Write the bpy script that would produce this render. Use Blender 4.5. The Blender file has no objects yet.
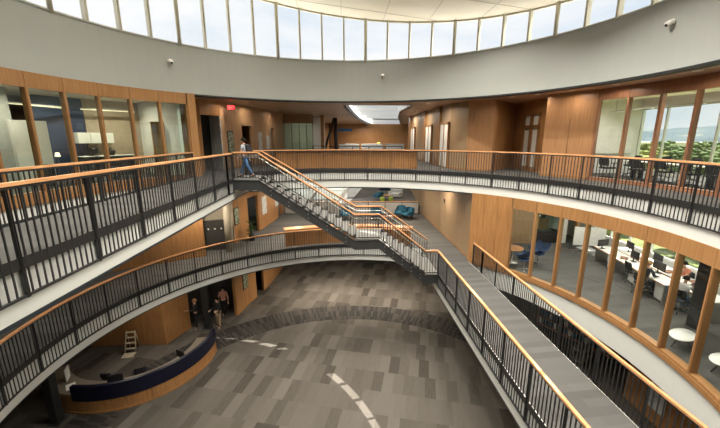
import bpy, bmesh, math, random
from math import sin, cos, pi, radians, degrees, atan2, sqrt, hypot
from mathutils import Vector, Matrix
random.seed(7)
scene = bpy.context.scene
COL = scene.collection
F1, F2, F3 = 0.0, 4.25, 8.5            # the three floor levels
CX, CY, R = 0.0, 9.1, 9.0              # centre and radius of the round atrium
CEIL = 11.97                           # soffit of the top floor
def pol(r, a):
    a = radians(a)
    return (CX + r*sin(a), CY + r*cos(a))
def lerp(a, b, t): return a + (b-a)*t

# ---------------------------------------------------------------- materials
MATS = {}
def new_mat(name):
    m = bpy.data.materials.new(name); m.use_nodes = True
    nt = m.node_tree; nt.nodes.clear()
    out = nt.nodes.new('ShaderNodeOutputMaterial')
    b = nt.nodes.new('ShaderNodeBsdfPrincipled')
    nt.links.new(b.outputs[0], out.inputs[0])
    MATS[name] = m
    return m, nt, b, out
def N(nt, t, **kw):
    n = nt.nodes.new(t)
    for k, v in kw.items():
        if k in n.inputs: n.inputs[k].default_value = v
        else: setattr(n, k, v)
    return n
def coord(nt, scale=(1,1,1), rot=(0,0,0)):
    tc = N(nt, 'ShaderNodeTexCoord'); mp = N(nt, 'ShaderNodeMapping')
    mp.inputs['Scale'].default_value = scale; mp.inputs['Rotation'].default_value = rot
    nt.links.new(tc.outputs['Object'], mp.inputs['Vector'])
    return mp.outputs[0]
def ramp(nt, fac, stops):
    r = N(nt, 'ShaderNodeValToRGB')
    e = r.color_ramp.elements
    e[0].position, e[0].color = stops[0][0], (*stops[0][1], 1)
    e[1].position, e[1].color = stops[-1][0], (*stops[-1][1], 1)
    for p, c in stops[1:-1]:
        x = e.new(p); x.color = (*c, 1)
    nt.links.new(fac, r.inputs[0])
    return r.outputs[0]
def plain(name, col, rough=.5, metal=0, noise=.06, nscale=6, spec=.5):
    m, nt, b, o = new_mat(name)
    nz = N(nt, 'ShaderNodeTexNoise', Scale=nscale, Detail=4.0)
    nt.links.new(coord(nt), nz.inputs['Vector'])
    lo = tuple(c*(1-noise) for c in col); hi = tuple(min(1, c*(1+noise)) for c in col)
    nt.links.new(ramp(nt, nz.outputs[0], [(.3, lo), (.7, hi)]), b.inputs['Base Color'])
    b.inputs['Roughness'].default_value = rough; b.inputs['Metallic'].default_value = metal
    b.inputs['Specular IOR Level'].default_value = spec
    return m
def wood(name, lo, hi, scale=(9,9,.35), rough=.38, nscale=3):
    m, nt, b, o = new_mat(name)
    v = coord(nt, scale)
    nz = N(nt, 'ShaderNodeTexNoise', Scale=nscale, Detail=6.0, Roughness=.6)
    nt.links.new(v, nz.inputs['Vector'])
    n2 = N(nt, 'ShaderNodeTexNoise', Scale=.55, Detail=2.0)
    nt.links.new(coord(nt), n2.inputs['Vector'])
    ad = N(nt, 'ShaderNodeMath', operation='MULTIPLY_ADD'); ad.inputs[1].default_value = .45; 
    nt.links.new(n2.outputs[0], ad.inputs[0]); nt.links.new(nz.outputs[0], ad.inputs[2])
    nt.links.new(ramp(nt, ad.outputs[0], [(.5, lo), (.92, hi)]), b.inputs['Base Color'])
    b.inputs['Roughness'].default_value = rough
    b.inputs['Specular IOR Level'].default_value = .35
    return m
def glass(name, tint=(.93,.96,.95), gloss=.10, rough=0.0):
    m, nt, b, o = new_mat(name)
    nt.nodes.remove(b)
    tr = N(nt, 'ShaderNodeBsdfTransparent', Color=(*tint, 1))
    gl = N(nt, 'ShaderNodeBsdfGlossy', Roughness=rough, Color=(.9,.95,.95,1))
    fr = N(nt, 'ShaderNodeLayerWeight', Blend=.5)
    pw = N(nt, 'ShaderNodeMath', operation='POWER'); pw.inputs[1].default_value = 3.5
    mu = N(nt, 'ShaderNodeMath', operation='MULTIPLY_ADD'); mu.inputs[1].default_value = gloss*7; mu.inputs[2].default_value = gloss*.6
    mx = N(nt, 'ShaderNodeMixShader')
    nt.links.new(fr.outputs['Facing'], pw.inputs[0]); nt.links.new(pw.outputs[0], mu.inputs[0]); nt.links.new(mu.outputs[0], mx.inputs[0])
    nt.links.new(tr.outputs[0], mx.inputs[1]); nt.links.new(gl.outputs[0], mx.inputs[2])
    nt.links.new(mx.outputs[0], o.inputs[0])
    return m
def emit(name, col, s):
    m, nt, b, o = new_mat(name)
    b.inputs['Base Color'].default_value = (*col, 1)
    b.inputs['Emission Color'].default_value = (*col, 1)
    b.inputs['Emission Strength'].default_value = s
    return m
def carpet(name, c_lo, c_mid, c_hi, w=1.0, h=.5, rot=-16, streak=.35, seed=0.):
    """carpet planks: brick layout, every plank its own tone, fine streaks along it"""
    m, nt, b, o = new_mat(name)
    tc = N(nt, 'ShaderNodeTexCoord')
    mp = N(nt, 'ShaderNodeMapping'); mp.inputs['Rotation'].default_value = (0,0,radians(-rot)); mp.inputs['Location'].default_value = (seed, seed*.7, 0)
    nt.links.new(tc.outputs['Object'], mp.inputs['Vector'])
    br = N(nt, 'ShaderNodeTexBrick', offset=.37, offset_frequency=2)
    br.inputs['Scale'].default_value = 1.0
    br.inputs['Mortar Size'].default_value = 0.0
    br.inputs['Brick Width'].default_value = w; br.inputs['Row Height'].default_value = h
    br.inputs['Color1'].default_value = (0,0,0,1); br.inputs['Color2'].default_value = (1,1,1,1)
    nt.links.new(mp.outputs[0], br.inputs['Vector'])
    st = N(nt, 'ShaderNodeMapping'); st.inputs['Scale'].default_value = (22, 1.4, 1)
    nt.links.new(mp.outputs[0], st.inputs['Vector'])
    nz = N(nt, 'ShaderNodeTexNoise', Scale=1.6, Detail=3.0); nt.links.new(st.outputs[0], nz.inputs['Vector'])
    sub = N(nt, 'ShaderNodeMath', operation='MULTIPLY_ADD'); sub.inputs[1].default_value = streak; sub.inputs[2].default_value = -.5*streak
    nt.links.new(nz.outputs[0], sub.inputs[0])
    add = N(nt, 'ShaderNodeMath', operation='ADD')
    nt.links.new(br.outputs['Color'], add.inputs[0]); nt.links.new(sub.outputs[0], add.inputs[1])
    nt.links.new(ramp(nt, add.outputs[0], [(.02, c_lo), (.3, c_mid), (.7, tuple((a+d)/2 for a, d in zip(c_mid, c_hi))), (1.0, c_hi)]), b.inputs['Base Color'])
    b.inputs['Roughness'].default_value = .85
    b.inputs['Specular IOR Level'].default_value = .2
    return m
WOOD_LO, WOOD_HI = (.25,.116,.043), (.42,.215,.082)
wood('wood_panel', WOOD_LO, WOOD_HI)
wood('wood_pale', (.25,.165,.092), (.35,.24,.14))
wood('wood_frame', (.25,.122,.045), (.37,.195,.08), rough=.33)
wood('wood_rail', (.50,.235,.10), (.68,.36,.17), (1.2,1.2,6), rough=.3)
wood('wood_pier', (.30,.15,.068), (.43,.23,.108))
wood('wood_red', (.23,.105,.056), (.34,.165,.09))
wood('wood_tan', (.33,.185,.095), (.50,.30,.16))  # wood_panel lightened for one dim wall, standing in for light on it
wood('wood_soffit', (.36,.225,.14), (.52,.345,.22), (.5,10,1), rough=.4)
plain('white_paint', (.62,.63,.60), .55, noise=.015, nscale=1)
plain('drum_paint', (.36,.375,.352), .6, noise=.02, nscale=.6)
plain('ceiling_cream', (.84,.77,.63), .6, noise=.02, nscale=.8)
plain('soffit_plaster', (.45,.42,.37), .6, noise=.03, nscale=1)
plain('dark_steel', (.022,.022,.023), .42, noise=.2, nscale=9)
plain('steel_band', (.015,.0155,.016), .4, noise=.15, nscale=4)
plain('stringer_steel', (.030,.030,.030), .38, noise=.2, nscale=4)
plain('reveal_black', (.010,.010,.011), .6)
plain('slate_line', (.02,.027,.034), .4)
plain('brushed_metal', (.55,.54,.50), .3, metal=.85, noise=.05)
plain('tread_grey', (.17,.168,.158), .6, noise=.08, nscale=14)
plain('black_plastic', (.014,.014,.015), .5)
plain('black_mesh', (.02,.021,.024), .75, noise=.3, nscale=60)
plain('grey_wall', (.42,.43,.41), .6)
plain('pale_wall', (.72,.72,.68), .6, noise=.02)
plain('tan_wall', (.40,.33,.24), .6)
plain('blue_wall', (.028,.048,.10), .6)
plain('teal_fabric', (.008,.075,.125), .8, noise=.2, nscale=20)
plain('blue_fabric', (.008,.04,.115), .8, noise=.2, nscale=20)
plain('lime_fabric', (.32,.42,.05), .8)
plain('navy_panel', (.0025,.004,.018), .35)
plain('white_plastic', (.78,.77,.74), .35)
plain('clerestory_frame', (.52,.49,.40), .45)
plain('column_black', (.016,.017,.018), .5)
plain('beige_column', (.46,.40,.30), .55)
plain('worktop_taupe', (.17,.14,.105), .5)
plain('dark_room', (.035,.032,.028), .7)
plain('baffle_white', (.88,.88,.86), .5, noise=.01)
plain('concrete', (.33,.32,.30), .7)
plain('skin_tone', (.52,.30,.21), .5, noise=.05)
plain('skin_dark', (.30,.16,.10), .5, noise=.05)
plain('hair_dark', (.012,.008,.006), .8, spec=.08)
plain('hair_blonde', (.32,.17,.07), .6)
plain('denim', (.045,.115,.24), .8, noise=.25, nscale=18)
plain('shirt_grey', (.36,.38,.42), .8)
plain('shirt_pink', (.55,.26,.20), .8)
plain('shirt_black', (.012,.012,.014), .8)
plain('shirt_orange', (.55,.20,.12), .8)
plain('shirt_white', (.55,.54,.52), .8)
plain('khaki', (.36,.26,.16), .8)
plain('trouser_black', (.010,.010,.012), .8)
plain('shoe_black', (.012,.011,.011), .5)
plain('bag_black', (.015,.015,.018), .6)
plain('yellow_paint', (.65,.50,.03), .5)
plain('blue_sign', (.02,.13,.30), .5)
plain('red_plastic', (.6,.01,.015), .35)
plain('poster_paper', (.55,.56,.55), .6, noise=.3, nscale=5)
plain('leaf_green', (.05,.11,.025), .7, noise=.3)
plain('lawn', (.20,.23,.075), .9, noise=.35, nscale=.25)
plain('tree_green', (.09,.14,.035), .85, noise=.55, nscale=.9)
plain('tree_yellow', (.20,.22,.055), .85, noise=.5, nscale=.9)
plain('bark', (.09,.06,.04), .9)
plain('roof_pale', (.75,.72,.66), .7)
plain('roof_rose', (.45,.30,.24), .7)
plain('roofing', (.78,.77,.74), .9)
glass('glass_clear', (.94,.97,.95), .085)
glass('glass_green', (.80,.90,.82), .11)
glass('glass_roof', (.97,.98,.99), .015)
emit('lamp_white', (1,.93,.82), 14)
emit('lamp_warm', (1,.80,.5), 1.6)
emit('lamp_small', (1,.85,.6), 1.2)
emit('exit_red', (1,.03,.03), .9)
carpet('carpet_ground', (.046,.039,.032), (.078,.069,.058), (.118,.106,.091), .44, 1.2, -14, streak=.6)
carpet('carpet_upper', (.075,.073,.069), (.086,.084,.080), (.102,.099,.094), 3.0, .25, 5, streak=.4)
carpet('carpet_office', (.085,.09,.088), (.14,.145,.14), (.25,.255,.24), 1.0, .25, 12, streak=.4, seed=.3)
# hills: distance haze painted in as blue, patches of pale fields
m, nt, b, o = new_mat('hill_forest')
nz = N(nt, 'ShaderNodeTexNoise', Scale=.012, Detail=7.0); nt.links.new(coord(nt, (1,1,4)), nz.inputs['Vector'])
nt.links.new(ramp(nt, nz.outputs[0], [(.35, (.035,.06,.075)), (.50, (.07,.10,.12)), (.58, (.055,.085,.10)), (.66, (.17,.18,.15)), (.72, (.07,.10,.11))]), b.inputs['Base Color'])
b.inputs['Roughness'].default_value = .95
# dark ring of carpet: broken radial bars
m, nt, b, o = new_mat('carpet_ring')
tc = N(nt, 'ShaderNodeTexCoord'); sp = N(nt, 'ShaderNodeSeparateXYZ'); nt.links.new(tc.outputs['Object'], sp.inputs[0])
dy = N(nt, 'ShaderNodeMath', operation='SUBTRACT'); dy.inputs[1].default_value = CY; nt.links.new(sp.outputs[1], dy.inputs[0])
at2 = N(nt, 'ShaderNodeMath', operation='ARCTAN2'); nt.links.new(sp.outputs[0], at2.inputs[0]); nt.links.new(dy.outputs[0], at2.inputs[1])
sc = N(nt, 'ShaderNodeMath', operation='MULTIPLY'); sc.inputs[1].default_value = 95; nt.links.new(at2.outputs[0], sc.inputs[0])
fl = N(nt, 'ShaderNodeMath', operation='FLOOR'); nt.links.new(sc.outputs[0], fl.inputs[0])
px = N(nt, 'ShaderNodeMath', operation='POWER'); px.inputs[1].default_value = 2; nt.links.new(sp.outputs[0], px.inputs[0])
py = N(nt, 'ShaderNodeMath', operation='POWER'); py.inputs[1].default_value = 2; nt.links.new(dy.outputs[0], py.inputs[0])
sm = N(nt, 'ShaderNodeMath', operation='ADD'); nt.links.new(px.outputs[0], sm.inputs[0]); nt.links.new(py.outputs[0], sm.inputs[1])
rt = N(nt, 'ShaderNodeMath', operation='SQRT'); nt.links.new(sm.outputs[0], rt.inputs[0])
r2 = N(nt, 'ShaderNodeMath', operation='MULTIPLY'); r2.inputs[1].default_value = 1.55; nt.links.new(rt.outputs[0], r2.inputs[0])
rf = N(nt, 'ShaderNodeMath', operation='FLOOR'); nt.links.new(r2.outputs[0], rf.inputs[0])
cb = N(nt, 'ShaderNodeCombineXYZ'); nt.links.new(fl.outputs[0], cb.inputs[0]); nt.links.new(rf.outputs[0], cb.inputs[1])
wn = N(nt, 'ShaderNodeTexWhiteNoise', noise_dimensions='2D'); nt.links.new(cb.outputs[0], wn.inputs['Vector'])
nt.links.new(ramp(nt, wn.outputs[0], [(.30, (.012,.010,.008)), (.5, (.030,.025,.020)), (.9, (.046,.038,.031))]), b.inputs['Base Color'])
b.inputs['Roughness'].default_value = .9

# ---------------------------------------------------------------- mesh builder
class MB:
    def __init__(s): s.v = []; s.f = []; s.mi = []; s.mat = 0; s.smooth = []
    def add(s, vs, fs, smooth=False):
        o = len(s.v); s.v += [tuple(v) for v in vs]
        for f in fs:
            s.f.append([i+o for i in f]); s.mi.append(s.mat); s.smooth.append(smooth)
        return s
    def box(s, x0, x1, y0, y1, z0, z1):
        return s.add([(x0,y0,z0),(x1,y0,z0),(x1,y1,z0),(x0,y1,z0),(x0,y0,z1),(x1,y0,z1),(x1,y1,z1),(x0,y1,z1)],
              [(0,3,2,1),(4,5,6,7),(0,1,5,4),(1,2,6,5),(2,3,7,6),(3,0,4,7)])
    def obox(s, c, size, rz=0, M=None):
        hx, hy, hz = [d/2 for d in size]
        M = M or Matrix.Rotation(rz, 3, 'Z'); c = Vector(c)
        vs = [c + M @ Vector((x*hx, y*hy, z*hz)) for z in (-1,1) for x, y in ((-1,-1),(1,-1),(1,1),(-1,1))]
        return s.add(vs, [(0,3,2,1),(4,5,6,7),(0,1,5,4),(1,2,6,5),(2,3,7,6),(3,0,4,7)])
    def rbox(s, c, size, r=.03, rz=0, M=None):
        """box with rounded vertical edges and softened top/bottom"""
        hx, hy, hz = [d/2 for d in size]; r = min(r, hx*.95, hy*.95)
        M = M or Matrix.Rotation(rz, 3, 'Z'); c = Vector(c); rings = []
        b = min(r*.6, hz*.8)
        for z, ins in ((-hz, b), (-hz+b, 0), (hz-b, 0), (hz, b)):
            ring = []
            for qx, qy, a0 in ((1,1,0),(-1,1,90),(-1,-1,180),(1,-1,270)):
                for k in range(4):
                    a = radians(a0 + k*30); rr = max(r-ins, .002)
                    ring.append(c + M @ Vector((qx*(hx-r) + rr*cos(a), qy*(hy-r) + rr*sin(a), z)))
            rings.append(ring)
        return s.loft(rings, True, True)
    def loft(s, rings, cap0=True, cap1=True, closed=True, smooth=False):
        n = len(rings[0]); vs = [p for r in rings for p in r]; fs = []
        for i in range(len(rings)-1):
            for j in range(n if closed else n-1):
                k = (j+1) % n
                fs.append((i*n+j, i*n+k, (i+1)*n+k, (i+1)*n+j))
        if cap0: fs.append(tuple(range(n-1,-1,-1)))
        if cap1: fs.append(tuple((len(rings)-1)*n+j for j in range(n)))
        return s.add(vs, fs, smooth)
    def prism(s, poly, z0, z1):
        n = len(poly)
        vs = [(x,y,z0) for x,y in poly] + [(x,y,z1) for x,y in poly]
        return s.add(vs, [tuple(range(n-1,-1,-1)), tuple(range(n,2*n))] + [(i,(i+1)%n,n+(i+1)%n,n+i) for i in range(n)])
    def arc(s, r0, r1, a0, a1, z0, z1, n=None):
        """solid ring sector about the atrium's centre; angles in degrees clockwise from +y"""
        full = abs(a1-a0) >= 359.9
        n = n or max(1, int(abs(a1-a0)/2.5))
        rings = []
        for i in range(n+1):
            a = lerp(a0, a1, i/n)
            p, q = pol(r0, a), pol(r1, a)
            rings.append([(*p,z0),(*q,z0),(*q,z1),(*p,z1)])
        return s.loft(rings, not full, not full)
    def seg(s, p, q, z0, z1, t=.1, off=0):
        """wall segment along p-q; thickness t to the left of the direction, off shifts it"""
        p, q = Vector(p[:2]), Vector(q[:2]); d = (q-p).normalized(); nrm = Vector((-d.y, d.x))
        a, b = p+nrm*off, q+nrm*off
        c, e = q+nrm*(off+t), p+nrm*(off+t)
        return s.prism([tuple(a), tuple(b), tuple(c), tuple(e)], z0, z1)
    def tube(s, pts, r, n=8, closed=False, rr=None):
        pts = [Vector(p) for p in pts]; rings = []
        for i, p in enumerate(pts):
            d = (pts[min(i+1,len(pts)-1)] - pts[max(i-1,0)]).normalized()
            up = Vector((0,0,1)) if abs(d.z) < .95 else Vector((1,0,0))
            a = d.cross(up).normalized(); b = d.cross(a)
            q = r if rr is None else rr[i]
            rings.append([p + a*q*cos(2*pi*k/n) + b*q*sin(2*pi*k/n) for k in range(n)])
        return s.loft(rings, True, True, smooth=True)
    def bar(s, pts, w, h):
        """rectangular section swept along a polyline, h measured upward"""
        pts = [Vector(p) for p in pts]; rings = []
        for i, p in enumerate(pts):
            d = pts[min(i+1,len(pts)-1)] - pts[max(i-1,0)]; d.z = 0
            d = d.normalized() if d.length > 1e-6 else Vector((1,0,0))
            a = Vector((-d.y, d.x, 0))*(w/2); u = Vector((0,0,h/2))
            rings.append([p-a-u, p+a-u, p+a+u, p-a+u])
        return s.loft(rings)
    def lathe(s, prof, c=(0,0,0), n=20, smooth=True):
        c = Vector(c); rings = [[c + Vector((r*cos(2*pi*k/n), r*sin(2*pi*k/n), z)) for k in range(n)] for r, z in prof]
        return s.loft(rings, True, True, smooth=smooth)
    def ball(s, c, r, n=10, m=6, sx=1, sy=1, sz=1):
        c = Vector(c); rings = []
        for i in range(m+1):
            t = pi*(i+.02)/(m+.04); 
            rings.append([c + Vector((r*sx*sin(t)*cos(2*pi*k/n), r*sy*sin(t)*sin(2*pi*k/n), -r*sz*cos(t))) for k in range(n)])
        return s.loft(rings, True, True, smooth=True)
    def build(s, name, mats, parent=None, **props):
        me = bpy.data.meshes.new(name); me.from_pydata(s.v, [], s.f)
        for m in ([mats] if isinstance(mats, str) else mats): me.materials.append(MATS[m])
        me.polygons.foreach_set('material_index', s.mi)
        me.polygons.foreach_set('use_smooth', s.smooth)
        me.update()
        bm = bmesh.new(); bm.from_mesh(me); bmesh.ops.recalc_face_normals(bm, faces=bm.faces); bm.to_mesh(me); bm.free()
        o = bpy.data.objects.new(name, me); COL.objects.link(o)
        if parent is not None: o.parent = parent
        for k, v in props.items(): o[k] = v
        return o
def tag(o, label, cat, group=None, kind=None):
    o['label'] = label; o['category'] = cat
    if group: o['group'] = group
    if kind: o['kind'] = kind
    return o
def thing(name, label, cat, loc=(0,0,0), rz=0, group=None, kind=None):
    o = bpy.data.objects.new(name, None); COL.objects.link(o)
    o.empty_display_size = .2; o.location = loc; o.rotation_euler = (0,0,rz)
    return tag(o, label, cat, group, kind)
def struct(name, mb, mat, label, cat):
    return tag(mb.build(name, mat), label, cat, kind='structure')
def copy_tree(root, loc=None, rz=None, label=None, group=None):
    r = root.copy(); COL.objects.link(r)
    if loc is not None: r.location = loc
    if rz is not None: r.rotation_euler = (0,0,rz)
    if label: r['label'] = label
    if group: r['group'] = group
    def rec(src, dst):
        for ch in src.children:
            if ch.name.split('.')[0] == '': continue
            c = ch.copy(); COL.objects.link(c); c.parent = dst
            rec(ch, c)
    rec(root, r)
    return r
ORD = ['first','second','third','fourth','fifth','sixth','seventh','eighth','ninth','tenth','eleventh','twelfth','thirteenth','fourteenth','fifteenth','sixteenth','seventeenth','eighteenth','nineteenth','twentieth']
def wb(mb, name, mat, parent, **props):
    """build a part whose coordinates are world coordinates"""
    o = mb.build(name, mat, parent, **props)
    off = Vector((0,0,0)); p = parent
    while p is not None: off += p.location; p = p.parent
    o.data.transform(Matrix.Translation(-off))
    return o
BX0, BX1, BY0, BYM, BY1 = -17.0, 14.0, -3.0, 20.0, 58.0
def outer(a):
    """where the ray at azimuth a leaves the building's box"""
    dx, dy = sin(radians(a)), cos(radians(a)); t = 1e9
    if dx > 1e-9: t = min(t, (BX1-CX)/dx)
    if dx < -1e-9: t = min(t, (BX0-CX)/dx)
    if dy > 1e-9: t = min(t, (BYM-CY)/dy)
    if dy < -1e-9: t = min(t, (BY0-CY)/dy)
    return (CX+dx*t, CY+dy*t)
CORN = sorted(degrees(atan2(x-CX, y-CY)) for x in (BX0, BX1) for y in (BY0, BYM))
def ring_slab(mb, a0, a1, r, z0, z1):
    """slab between the atrium circle (radius r) and the building's box"""
    angs = sorted([lerp(a0, a1, i/60) for i in range(61)] + [c for c in CORN if a0 < c < a1])
    rings = []
    for a in angs:
        p, q = pol(r, a), outer(a)
        rings.append([(*p,z0),(*q,z0),(*q,z1),(*p,z1)])
    mb.loft(rings)
def on_circle(x, r=R): return CY + sqrt(r*r - x*x)
# skylight well in the back (x range as a function of y)
WELL = [(20.3,.15,4.0),(25.2,.55,4.1),(31,1.1,4.9),(38.2,1.9,6.2),(47,3.3,7.8),(54,4.6,9.6)]
def back_slab(mb, z0, z1, well=None):
    if not well:
        mb.box(BX0, BX1, BYM, BY1, z0, z1); return
    ys = [(BYM, None, None)]
    mb.box(BX0, BX1, BYM, well[0][0], z0, z1)
    for (ya, la, ra), (yb, lb, rb) in zip(well, well[1:]):
        mb.prism([(BX0,ya),(la,ya),(lb,yb),(BX0,yb)], z0, z1)
        mb.prism([(ra,ya),(BX1,ya),(BX1,yb),(rb,yb)], z0, z1)
    mb.box(BX0, BX1, well[-1][0], BY1, z0, z1)

# ---- ground floor
struct('floor_ground', MB().box(BX0, BX1, BY0, BY1, -.15, 0), 'carpet_ground', 'ground floor of brown and grey carpet planks', 'floor')
struct('floor_ring', MB().arc(8.72, 10.3, -125, 125, 0, .006, 90), 'carpet_ring', 'dark curved band of striped carpet on the ground floor', 'floor')

# ---- second level: ring on the left and back, straight bridge on the right
B2X0, B2X1 = 4.22, 6.1
a_l, a_r = degrees(atan2(B2X0, on_circle(B2X0)-CY)), degrees(atan2(B2X1, on_circle(B2X1)-CY))
C2 = (.30, 9.50); C0 = (CX, CY)      # the middle ring sits a little off the others
mb = MB()
CX, CY = C2; ring_slab(mb, -128, 26.0, R, F2-.3, F2); CX, CY = C0
ring_slab(mb, a_r, 128, R, F2-.3, F2)
ring_slab(mb, a_l, a_r, R, F2-.3, F2)
mb.prism([(B2X0,-2.5),(B2X1,-2.5),(B2X1,on_circle(B2X1)+.05),(5.2,on_circle(5.2)+.05),(B2X0,on_circle(B2X0)+.05)], F2-.3, F2)
mb.box(B2X0, B2X1, 15.4, 20.0, F2-.28, F2-.003)
back_slab(mb, F2-.3, F2)
struct('floor_middle', mb, 'carpet_upper', 'middle level walkway floor of grey streaked carpet', 'floor')
# ---- third level: straight bridge on the left, ring at the back and right
B3X0, B3X1 = -6.4, -4.5
b_l, b_r = degrees(atan2(B3X0, on_circle(B3X0)-CY)), degrees(atan2(B3X1, on_circle(B3X1)-CY))
FWELL = [(26.5,.6,4.0),(31,1.1,4.9),(38.2,1.9,6.2),(47,3.3,7.8)]
mb = MB()
ring_slab(mb, -128, b_l, R, F3-.3, F3); ring_slab(mb, b_l, b_r, R, F3-.3, F3); ring_slab(mb, b_r, 128, R, F3-.3, F3)
mb.prism([(B3X0,-2.5),(B3X1,-2.5),(B3X1,on_circle(B3X1)+.05),(-5.5,on_circle(-5.5)+.05),(B3X0,on_circle(B3X0)+.05)], F3-.3, F3)
back_slab(mb, F3-.3, F3, FWELL)
struct('floor_top', mb, 'carpet_upper', 'top level walkway floor of grey streaked carpet', 'floor')

# ---- white slab edges (fascias) and soffits
def fascia(name, label, arcs, lines, f, depth=.9, low=True):
    mb = MB()
    for a0, a1 in arcs: mb.arc(R-.02, R+.16, a0, a1, f-depth, f-.01)
    for (x, ya, yb, sgn) in lines:
        mb.box(min(x, x+sgn*.16), max(x, x+sgn*.16), ya, yb, f-depth, f-.01)
    return struct(name, mb, 'white_paint', label, 'slab edge')
CX, CY = C2
fascia('trim_1', 'white curved edge of the middle level floor, left and back', [(-128, a_l)], [], F2)
CX, CY = C0
fascia('trim_2', 'white curved edge below the glazed office on the right', [(a_r, 128)], [], F2, 1.0)
fascia('trim_3', 'white straight edge of the middle level bridge facing the atrium', [], [(B2X0-.02, -2.5, on_circle(B2X0), 1)], F2)
fascia('trim_4', 'white straight back edge of the middle level bridge', [], [(B2X1+.02, -2.5, on_circle(B2X1), -1)], F2, .6)
fascia('trim_5', 'white curved edge of the top level floor, back and right', [(b_r, 128)], [], F3)
fascia('trim_6', 'white curved edge below the glazed office on the top left', [(-128, b_l)], [], F3, 1.0)
fascia('trim_7', 'white straight edge of the top level bridge facing the atrium', [], [(B3X1+.02, -2.5, on_circle(B3X1), -1)], F3, .80)
fascia('trim_8', 'white straight back edge of the top level bridge', [], [(B3X0-.02, -2.5, on_circle(B3X0), 1)], F3, .6)
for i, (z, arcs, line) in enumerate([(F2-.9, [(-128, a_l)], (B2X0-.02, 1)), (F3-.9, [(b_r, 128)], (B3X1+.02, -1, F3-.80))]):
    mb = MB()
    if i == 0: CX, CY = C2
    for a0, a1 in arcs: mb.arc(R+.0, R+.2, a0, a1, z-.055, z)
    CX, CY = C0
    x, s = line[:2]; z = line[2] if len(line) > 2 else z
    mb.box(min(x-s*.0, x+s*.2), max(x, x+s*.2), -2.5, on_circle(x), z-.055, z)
    struct('trim_%d' % (9+i), mb, 'slate_line', ['dark shadow line under the middle level edge', 'dark shadow line under the top level edge'][i], 'shadow line')  # dark steel strip below the white slab edges
# soffits
def soffit(name, mat, label, f, arcs, bridge, d=.86, well=None, r=R+.16):
    mb = MB()
    for a0, a1 in arcs: ring_slab(mb, a0, a1, r, f-d-.04, f-d)
    x0, x1, ye = bridge
    mb.box(x0, x1, -2.5, ye, f-.46, f-.42)
    back_slab(mb, f-d-.04, f-d, well)
    struct(name, mb, mat, label, 'ceiling')
soffit('ceiling_ground', 'soffit_plaster', 'plaster ceiling over the ground floor edge', F2, [(-128, a_l), (a_l, a_r), (a_r, 128)], (B2X0, B2X1, on_circle(B2X1)), r=R+.5)
soffit('ceiling_middle', 'pale_wall', 'pale ceiling over the middle level', F3, [(-128, b_l), (b_l, b_r), (b_r, 128)], (B3X0, B3X1, on_circle(B3X0)), well=FWELL)
mb = MB(); ring_slab(mb, -180, 180, 9.35, CEIL, CEIL+.08); back_slab(mb, CEIL, CEIL+.08, WELL)
struct('ceiling_top', mb, 'wood_soffit', 'brown timber soffit over the top level walkway', 'ceiling')
# well sides between top floor slab and ceiling of the middle level
mb = MB()
for (ya, la, ra), (yb, lb, rb) in zip(FWELL, FWELL[1:]):
    mb.prism([(la,ya),(lb,yb),(lb-.12,yb),(la-.12,ya)], F3-.95, F3); mb.prism([(ra,ya),(rb,yb),(rb+.12,yb),(ra+.12,ya)], F3-.95, F3)
mb.box(FWELL[0][1]-.12, FWELL[0][2]+.12, FWELL[0][0]-.12, FWELL[0][0], F3-.95, F3)
struct('trim_11', mb, 'white_paint', 'white edge of the floor opening under the skylight', 'slab edge')

# ---- drum over the atrium
mb = MB(); mb.arc(R, 9.35, -180, 180, CEIL, 13.82, 144)
struct('wall_drum', mb, 'drum_paint', 'broad pale curved wall band around the atrium under the clerestory', 'wall')
struct('trim_12', MB().arc(R-.015, 9.36, -180, 180, CEIL-.06, CEIL, 144), 'reveal_black', 'thin black shadow line along the bottom of the curved wall band', 'shadow line')  # thin black strip under the drum
struct('trim_13', MB().arc(R-.03, 9.40, -180, 180, 13.82, 13.86, 144), 'drum_paint', 'thin ledge on top of the curved wall band', 'ledge')
def roof_z(x): return 15.88 - .115*x
# roof disc: underside follows the slope
mb = MB(); rings = []
for rr in (.02, 3, 6, 9.0, 9.25):
    rings.append([(*pol(rr, 360*k/96), roof_z(pol(rr, 360*k/96)[0])) for k in range(96)])
rings2 = [[(x,y,z+.35) for x,y,z in r] for r in reversed(rings)]
mb.loft(rings+rings2, True, True)
struct('ceiling_roof', mb, 'ceiling_cream', 'cream sloping roof ceiling over the atrium', 'ceiling')
mb = MB()
for k in range(-4, 5):                     # panel joints, slim battens
    for (p, q) in (((CX+k*2.0, CY-sqrt(80-(k*2)**2)), (CX+k*2.0, CY+sqrt(80-(k*2)**2))),):
        mb.bar([(p[0],p[1],roof_z(p[0])-.006),(q[0],q[1],roof_z(q[0])-.006)], .03, .012)
for k in range(-3, 4):
    y = CY+k*2.6; hx = sqrt(80-(k*2.6)**2)
    mb.bar([(CX-hx,y,roof_z(-hx)-.006),(CX+hx,y,roof_z(hx)-.006)], .03, .012)
struct('trim_14', mb, 'clerestory_frame', 'slim joint lines across the cream roof ceiling', 'joint line')
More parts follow.
